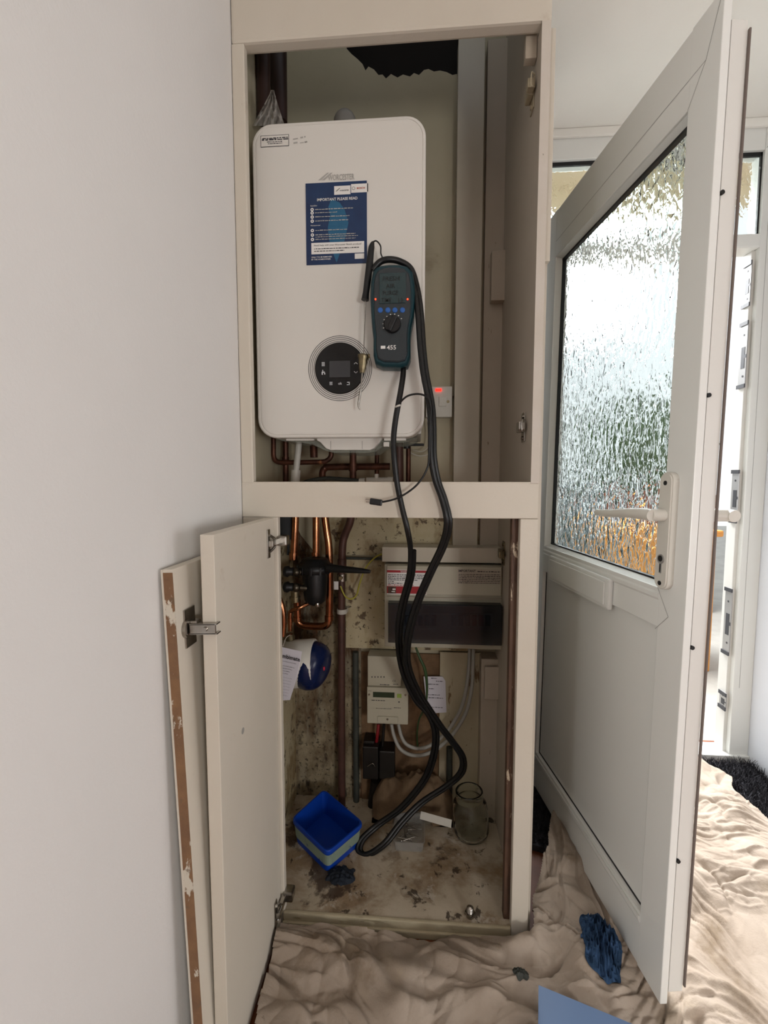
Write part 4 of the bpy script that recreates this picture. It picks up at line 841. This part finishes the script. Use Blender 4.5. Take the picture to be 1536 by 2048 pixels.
# blue tub
ZT_ = .105
rim = [aZ(x, y, ZT_) for x, y in ((583, 1637), (648, 1578), (727, 1645), (655, 1705))]
cT = sum(rim, Vector())/4
def sq(k, z, r_=.12, n=5):
    pts = []
    for i in range(4):
        p = cT+(rim[i]-cT)*k; a = cT+(rim[i-1]-cT)*k; b_ = cT+(rim[(i+1) % 4]-cT)*k
        p0 = p+(a-p)*r_; p1 = p+(b_-p)*r_
        for j in range(n+1):
            t = j/n; q = p0*(1-t)**2+p*2*t*(1-t)+p1*t*t; pts.append(Vector((q.x, q.y, z)))
    return pts
bt = thing('paint_tub', 'bright blue square plastic tub with a pale label band, open and empty', 'tub', (cT.x, cT.y, CF+.0005))
tubm = MB().loft([sq(.90, CF+.001), sq(.94, CF+.03), sq(.975, CF+.058), sq(1.02, CF+.060), sq(1.02, ZT_-.002), sq(1.0, ZT_), sq(.955, ZT_), sq(.93, ZT_-.02), sq(.87, CF+.004)], True)
tubm.build('container', 'bluetub', bt)
MB().loft([sq(.9415, CF+.020), sq(.975, CF+.052), sq(.968, CF+.052), sq(.934, CF+.020)], False).build('label_band', 'band', bt)
# clear tub of screws
def sqx(cx, cy, w, d, z, r_=.008): return [Vector((p.x, p.z, z)) for p in rr(cx, cy, w, d, r_, 0, 4)]
tc = aZ(817, 1685, CF)
ct = thing('screw_tub', 'clear shallow plastic tub holding a few screws, between blue tub and jar', 'tub', (tc.x, 1.265, CF+.0005))
cxx, cyy = tc.x+.002, 1.262
MB().loft([sqx(cxx, cyy, .080, .105, CF+.001), sqx(cxx, cyy, .088, .113, CF+.032), sqx(cxx, cyy, .092, .117, CF+.033), sqx(cxx, cyy, .085, .110, CF+.032), sqx(cxx, cyy, .077, .102, CF+.003)], True).build('container', 'cleartub', ct)
rnd = random.Random(11)
for k in range(10):
    x = cxx+rnd.uniform(-.028, .026); y = cyy+rnd.uniform(-.03, .035); a_ = rnd.uniform(0, PI*2); ln = rnd.uniform(.022, .045)
    d = Vector((math.cos(a_), math.sin(a_), rnd.uniform(.0, .25)))*ln; p = Vector((x, y, CF+.0075+k*.0012))
    x2 = p+d
    if abs(x2.x-cxx) > .035: d.x *= -1
    if abs(x2.y-cyy) > .045: d.y *= -1
    mb = MB().cyl(p, p+d, .0018, .0007, seg=8).lathe([(.0018, 0), (.0042, -.0028), (.0040, -.0034)], p, d, 10)
    one('screw', mb, 'steel', 'small steel screw lying in the clear plastic tub', 'screw', 'screws in the clear tub')
# glass jar, tilted a little
jr = thing('glass_jar', 'empty wide-mouthed clear glass jar standing at the corner of the cupboard floor', 'jar', (.166, 1.285, CF+.001))
jr.rotation_euler = (R(-2), R(-4), 0); jr.location.z = CF+.0035
MB().lathe([(.001, .001), (.040, 0), (.048, .004), (.052, .016), (.052, .080), (.049, .096), (.041, .106), (.039, .112), (.0405, .114), (.0405, .132), (.038, .135), (.0355, .133), (.0355, .112), (.045, .094), (.049, .080), (.049, .017), (.044, .007), (.001, .006)], (0, 0, 0), Z_, 40, cap=False).build('jar_glass', 'jar', jr, True)
mb = MB(); q0 = aZ(841, 1630, CF+.066); q1 = aZ(903, 1645, CF+.070); d = (q1-q0); L_ = d.length; 
mb.box(0, L_, -.010, .010, -.002, .002, .0005).xf(Matrix.Translation(q0) @ Matrix.Rotation(math.atan2(d.y, d.x), 4, 'Z') @ Matrix.Rotation(R(60), 4, 'X'))
one('plastic_strip', mb, 'whiteplast', 'short white plastic strip bridging the screw tub and the glass jar', 'strip')
p = aZ(861, 1641, CF); one('washer', MB().lathe([(.004, 0), (.008, 0), (.008, .003), (.004, .003), (.004, 0)], p, Z_, 16, cap=False), 'whiteplast', 'tiny white plastic washer on the cupboard floor under the strip', 'washer')
db = MB(); n = 26; V = []; c_ = aZ(682, 1752, CF)
for i in range(n+1):
    for j in range(n+1):
        u = i/n*2-1; v = j/n*2-1; x = c_.x+u*.040; y = c_.y+v*.030; r_ = math.hypot(u, v)+.35*noise.noise(Vector((x*60, y*60, 1)))
        V.append(Vector((x, y, CF+(max(0, .012*(1-r_)**.5*(1+.9*noise.noise(Vector((x*160, y*160, 0))))) if r_ < 1 else -.001))))
db.add(V, [(i*(n+1)+j, (i+1)*(n+1)+j, (i+1)*(n+1)+j+1, i*(n+1)+j+1) for i in range(n) for j in range(n)], True)
one('debris_heap', db, 'debris', 'small blue-black crumbly heap in front of the blue tub', 'debris')
p = aZ(940, 1832, CF)
one('compression_fitting', MB().lathe([(.010, 0), (.011, .002), (.011, .010), (.0085, .012), (.0085, .022), (.006, .024), (.003, .026)], p, Z_, 20).cyl(p+Vector((0, 0, .004)), p+Vector((0, 0, .012)), .0125, seg=6), 'steel', 'small shiny metal pipe fitting standing on the front of the cupboard floor', 'pipe fitting')

# ------------------------------------------------------------------ floor coverings
rg = MB(); rnd = random.Random(21)
ctrl = [(.262, 1.10), (.262, 1.70), (1.27, 1.745), (1.27, 1.20), (.9, 1.25), (.45, 1.42), (.40, 1.28), (.33, 1.13)]
def inside(x, y, poly):
    c = False; j = len(poly)-1
    for i in range(len(poly)):
        if (poly[i][1] > y) != (poly[j][1] > y) and x < (poly[j][0]-poly[i][0])*(y-poly[i][1])/(poly[j][1]-poly[i][1])+poly[i][0]: c = not c
        j = i
    return c
rugpoly = [(.285, 1.30), (.285, 1.70), (1.262, 1.735), (1.262, 1.12), (.95, 1.15), (.60, 1.22), (.45, 1.25)]
rg.plate([(x, y, .001) for x, y in rugpoly], (0, 0, .018))
for k in range(26000):
    x = rnd.uniform(.285, 1.26); y = rnd.uniform(1.12, 1.73)
    if not inside(x, y, rugpoly): continue
    if .62 < x < .98 and y < 1.55: continue
    b_ = Vector((x, y, .018)); h_3 = rnd.uniform(.014, .028); t_ = b_+Vector((rnd.gauss(0, .010), rnd.gauss(0, .010), h_3)); w_ = Vector((rnd.gauss(0, 1), rnd.gauss(0, 1), 0)).normalized()*.0016
    rg.add([b_-w_, b_+w_, t_+w_*.4, t_-w_*.4], [(0, 1, 2, 3)])
one('shaggy_rug', rg, 'rug', 'dark grey shaggy door rug mostly hidden under the dust sheet', 'rug')

# dust sheet: a heap of folds
shpoly = [(-.322, -.30), (1.262, -.30), (1.262, 1.20), (1.10, 1.36), (1.05, 1.48), (1.11, 1.60), (1.06, 1.68), (.93, 1.70), (.80, 1.66), (.62, 1.60), (.50, 1.50), (.435, 1.40), (.39, 1.27), (.34, 1.16), (.300, 1.09), (.275, 1.04), (.272, .994), (.12, .985), (-.322, .985)]
def ridge(p): v = 1-abs(noise.noise(p))*2; return max(v, 0)**3
def crease(p, w): return math.exp(-(noise.noise(p)/w)**2)
def billow(p): return min(1, abs(noise.noise(p))*2.6)**.6
def segd(x, y, a, b_):
    ax, ay = a; bx, by = b_; t = max(0, min(1, ((x-ax)*(bx-ax)+(y-ay)*(by-ay))/((bx-ax)**2+(by-ay)**2))); return math.hypot(x-ax-t*(bx-ax), y-ay-t*(by-ay)), t
FOLDS = [((-.32, .93), (.0, .90), .018, .026), ((.0, .90), (.27, .80), .02, .026), ((-.30, .80), (.15, .86), .014, .020), ((.15, .86), (.45, .70), .018, .022), ((-.08, .985), (-.03, .86), .02, .030), ((-.03, .86), (.06, .80), .016, .02), ((.05, .93), (.34, .86), .035, .022), ((.34, .86), (.44, 1.10), .03, .028), ((.30, 1.0), (.40, 1.30), .022, .028), ((.36, .95), (.47, 1.38), .018, .03), ((.27, .96), (.12, .95), .035, .03), ((.27, .96), (.37, 1.12), .035, .03),
    ((-.30, .70), (.1, .72), .012, .016), ((.1, .72), (.4, .55), .016, .02), ((.55, .95), (1.2, .62), .016, .02), ((.6, 1.25), (1.25, 1.0), .014, .022), ((.75, 1.60), (1.0, 1.40), .035, .045), ((1.0, 1.62), (1.02, 1.46), .045, .05), ((.75, 1.30), (1.06, 1.42), .02, .025), ((.7, .8), (1.0, .5), .014, .02), ((.45, 1.0), (.40, .80), .016, .02)]
def sheet_h(x, y):
    w = Vector((noise.noise(Vector((x*2.2, y*2.2, 5)))+.4*noise.noise(Vector((x*6, y*6, 5.5))), noise.noise(Vector((x*2.2, y*2.2, 9)))+.4*noise.noise(Vector((x*6, y*6, 9.5))), 0))*.22
    p = Vector((x, y, 0))+w
    calm = 1-.5*max(0, min(1, (x-.55)/.15))
    th = -.15+1.25*max(0, min(1, (x-.22)/.16))-1.0*max(0, min(1, (x-.55)/.2))
    ca, sa = math.cos(th), math.sin(th); q = Vector(((x-.3)*ca+(y-.9)*sa, -(x-.3)*sa+(y-.9)*ca, 0))+w*.8
    h = .012+.016*calm*billow(Vector((q.x*2.2, q.y*6.5, 1)))+.009*calm*billow(Vector((q.x*4.5, q.y*15, 4)))+.007*billow(Vector((p.x*12, p.y*14, 8)))*(.4+.6*calm)+.0007*noise.noise(Vector((p.x*70, p.y*70, 2)))+.010*max(0, noise.noise(Vector((x*3, y*3, 2))))
    m1 = max(0, min(1, .6+1.6*noise.noise(Vector((x*7, y*7, 40))))); m2 = max(0, min(1, .5+1.8*noise.noise(Vector((x*6, y*6, 44))))); m3 = max(0, min(1, .4+1.8*noise.noise(Vector((x*8, y*8, 47)))))
    h -= .015*m1*calm*crease(Vector((q.x*2.6, q.y*9, 61)), .045)+.011*m2*crease(Vector((p.x*6, p.y*7.5, 63)), .05)*(.5+.5*calm)
    h += .010*m3*crease(Vector((q.x*3.5, q.y*12, 66)), .07)+.004*m1*crease(Vector((q.x*7, q.y*26, 69)), .09)
    for a, b_, hh_, ww in FOLDS:
        d, t = segd(x+w.x*.25, y+w.y*.25, a, b_)
        if d < ww*3: h += hh_*(.6+.5*noise.noise(Vector((x*9, y*9, 31))))*math.exp(-(d/ww)**2)
    # lifted over the rug, higher against the doorway
    if y > 1.1 and x > .30: h += .034*min(1, (y-1.1)/.08)*min(1, (x-.30)/.05)
    if .19 < x < .5 and y < .88: h = min(h, .052+.2*max(0, y-.86))
    return max(h, .003)
sh = MB(); NX, NY = 640, 600; x0_, x1_, y0_, y1_ = -.322, 1.262, .40, 1.72
idx = {}; V = []; Fs = []
for j in range(NY+1):
    for i in range(NX+1):
        x = x0_+(x1_-x0_)*i/NX; y = y0_+(y1_-y0_)*j/NY
        ex = x+.012*noise.noise(Vector((x*14, y*14, 50))); ey = y+.012*noise.noise(Vector((x*14, y*14, 60)))
        if inside(ex, ey, shpoly) and not (x > .262 and x < .62 and y > 1.62): idx[(i, j)] = len(V); V.append(Vector((x, y, sheet_h(x, y))))
for j in range(NY):
    for i in range(NX):
        q = [(i, j), (i+1, j), (i+1, j+1), (i, j+1)]
        if all(k in idx for k in q): Fs.append([idx[k] for k in q])
sh.add(V, Fs, True)
so = one('dust_sheet', sh, 'sheet', 'crumpled beige cotton dust sheet covering the floor', 'dust sheet')
# blue rag: crumpled
def cloth(c, rx, ry, hgt, seed, nn=60, rot=0):
    mb = MB(); V = []
    for i in range(nn+1):
        for j in range(nn+1):
            u = i/nn*2-1; v = j/nn*2-1
            k = 1+.22*noise.noise(Vector((u*1.5, v*1.5, seed)))
            r_ = max(abs(u), abs(v)); a_ = math.atan2(v, u); rr_ = r_*(1+.28*noise.noise(Vector((math.cos(a_)*2, math.sin(a_)*2, seed+2))))
            x = rr_*math.cos(a_)*rx*k; y = rr_*math.sin(a_)*ry*k
            xx = x*math.cos(rot)-y*math.sin(rot)+c[0]; yy = x*math.sin(rot)+y*math.cos(rot)+c[1]
            f = ridge(Vector((u*3.2, v*3.2, seed+5)))*.6+ridge(Vector((u*7, v*7, seed+8)))*.35
            V.append(Vector((xx, yy, sheet_h(xx, yy)+.003+hgt*(1-r_**3)*(.25+f))))
    mb.add(V, [(i*(nn+1)+j, (i+1)*(nn+1)+j, (i+1)*(nn+1)+j+1, i*(nn+1)+j+1) for i in range(nn) for j in range(nn)], True)
    return mb
one('blue_rag', cloth((.418, .972), .044, .075, .040, 3, rot=R(-14), nn=110), 'rag', 'crumpled blue rag lying on the dust sheet by the open door', 'rag')
one('dark_scrap', cloth((.222, .893), .018, .012, .008, 8, 24), 'greypipe', 'small dark scrap on the dust sheet between cupboard post and blue panel', 'scrap')
bp_ = [aZ(1077, 1970, .075), aZ(1275, 2052, .068), aZ(1300, 2200, .068), aZ(1075, 2200, .075)]
one('plastic_sheet', MB().plate(bp_, (0, 0, -.004)), 'bluepanel', 'flat pale blue plastic panel on the dust sheet in front of the door', 'lid')
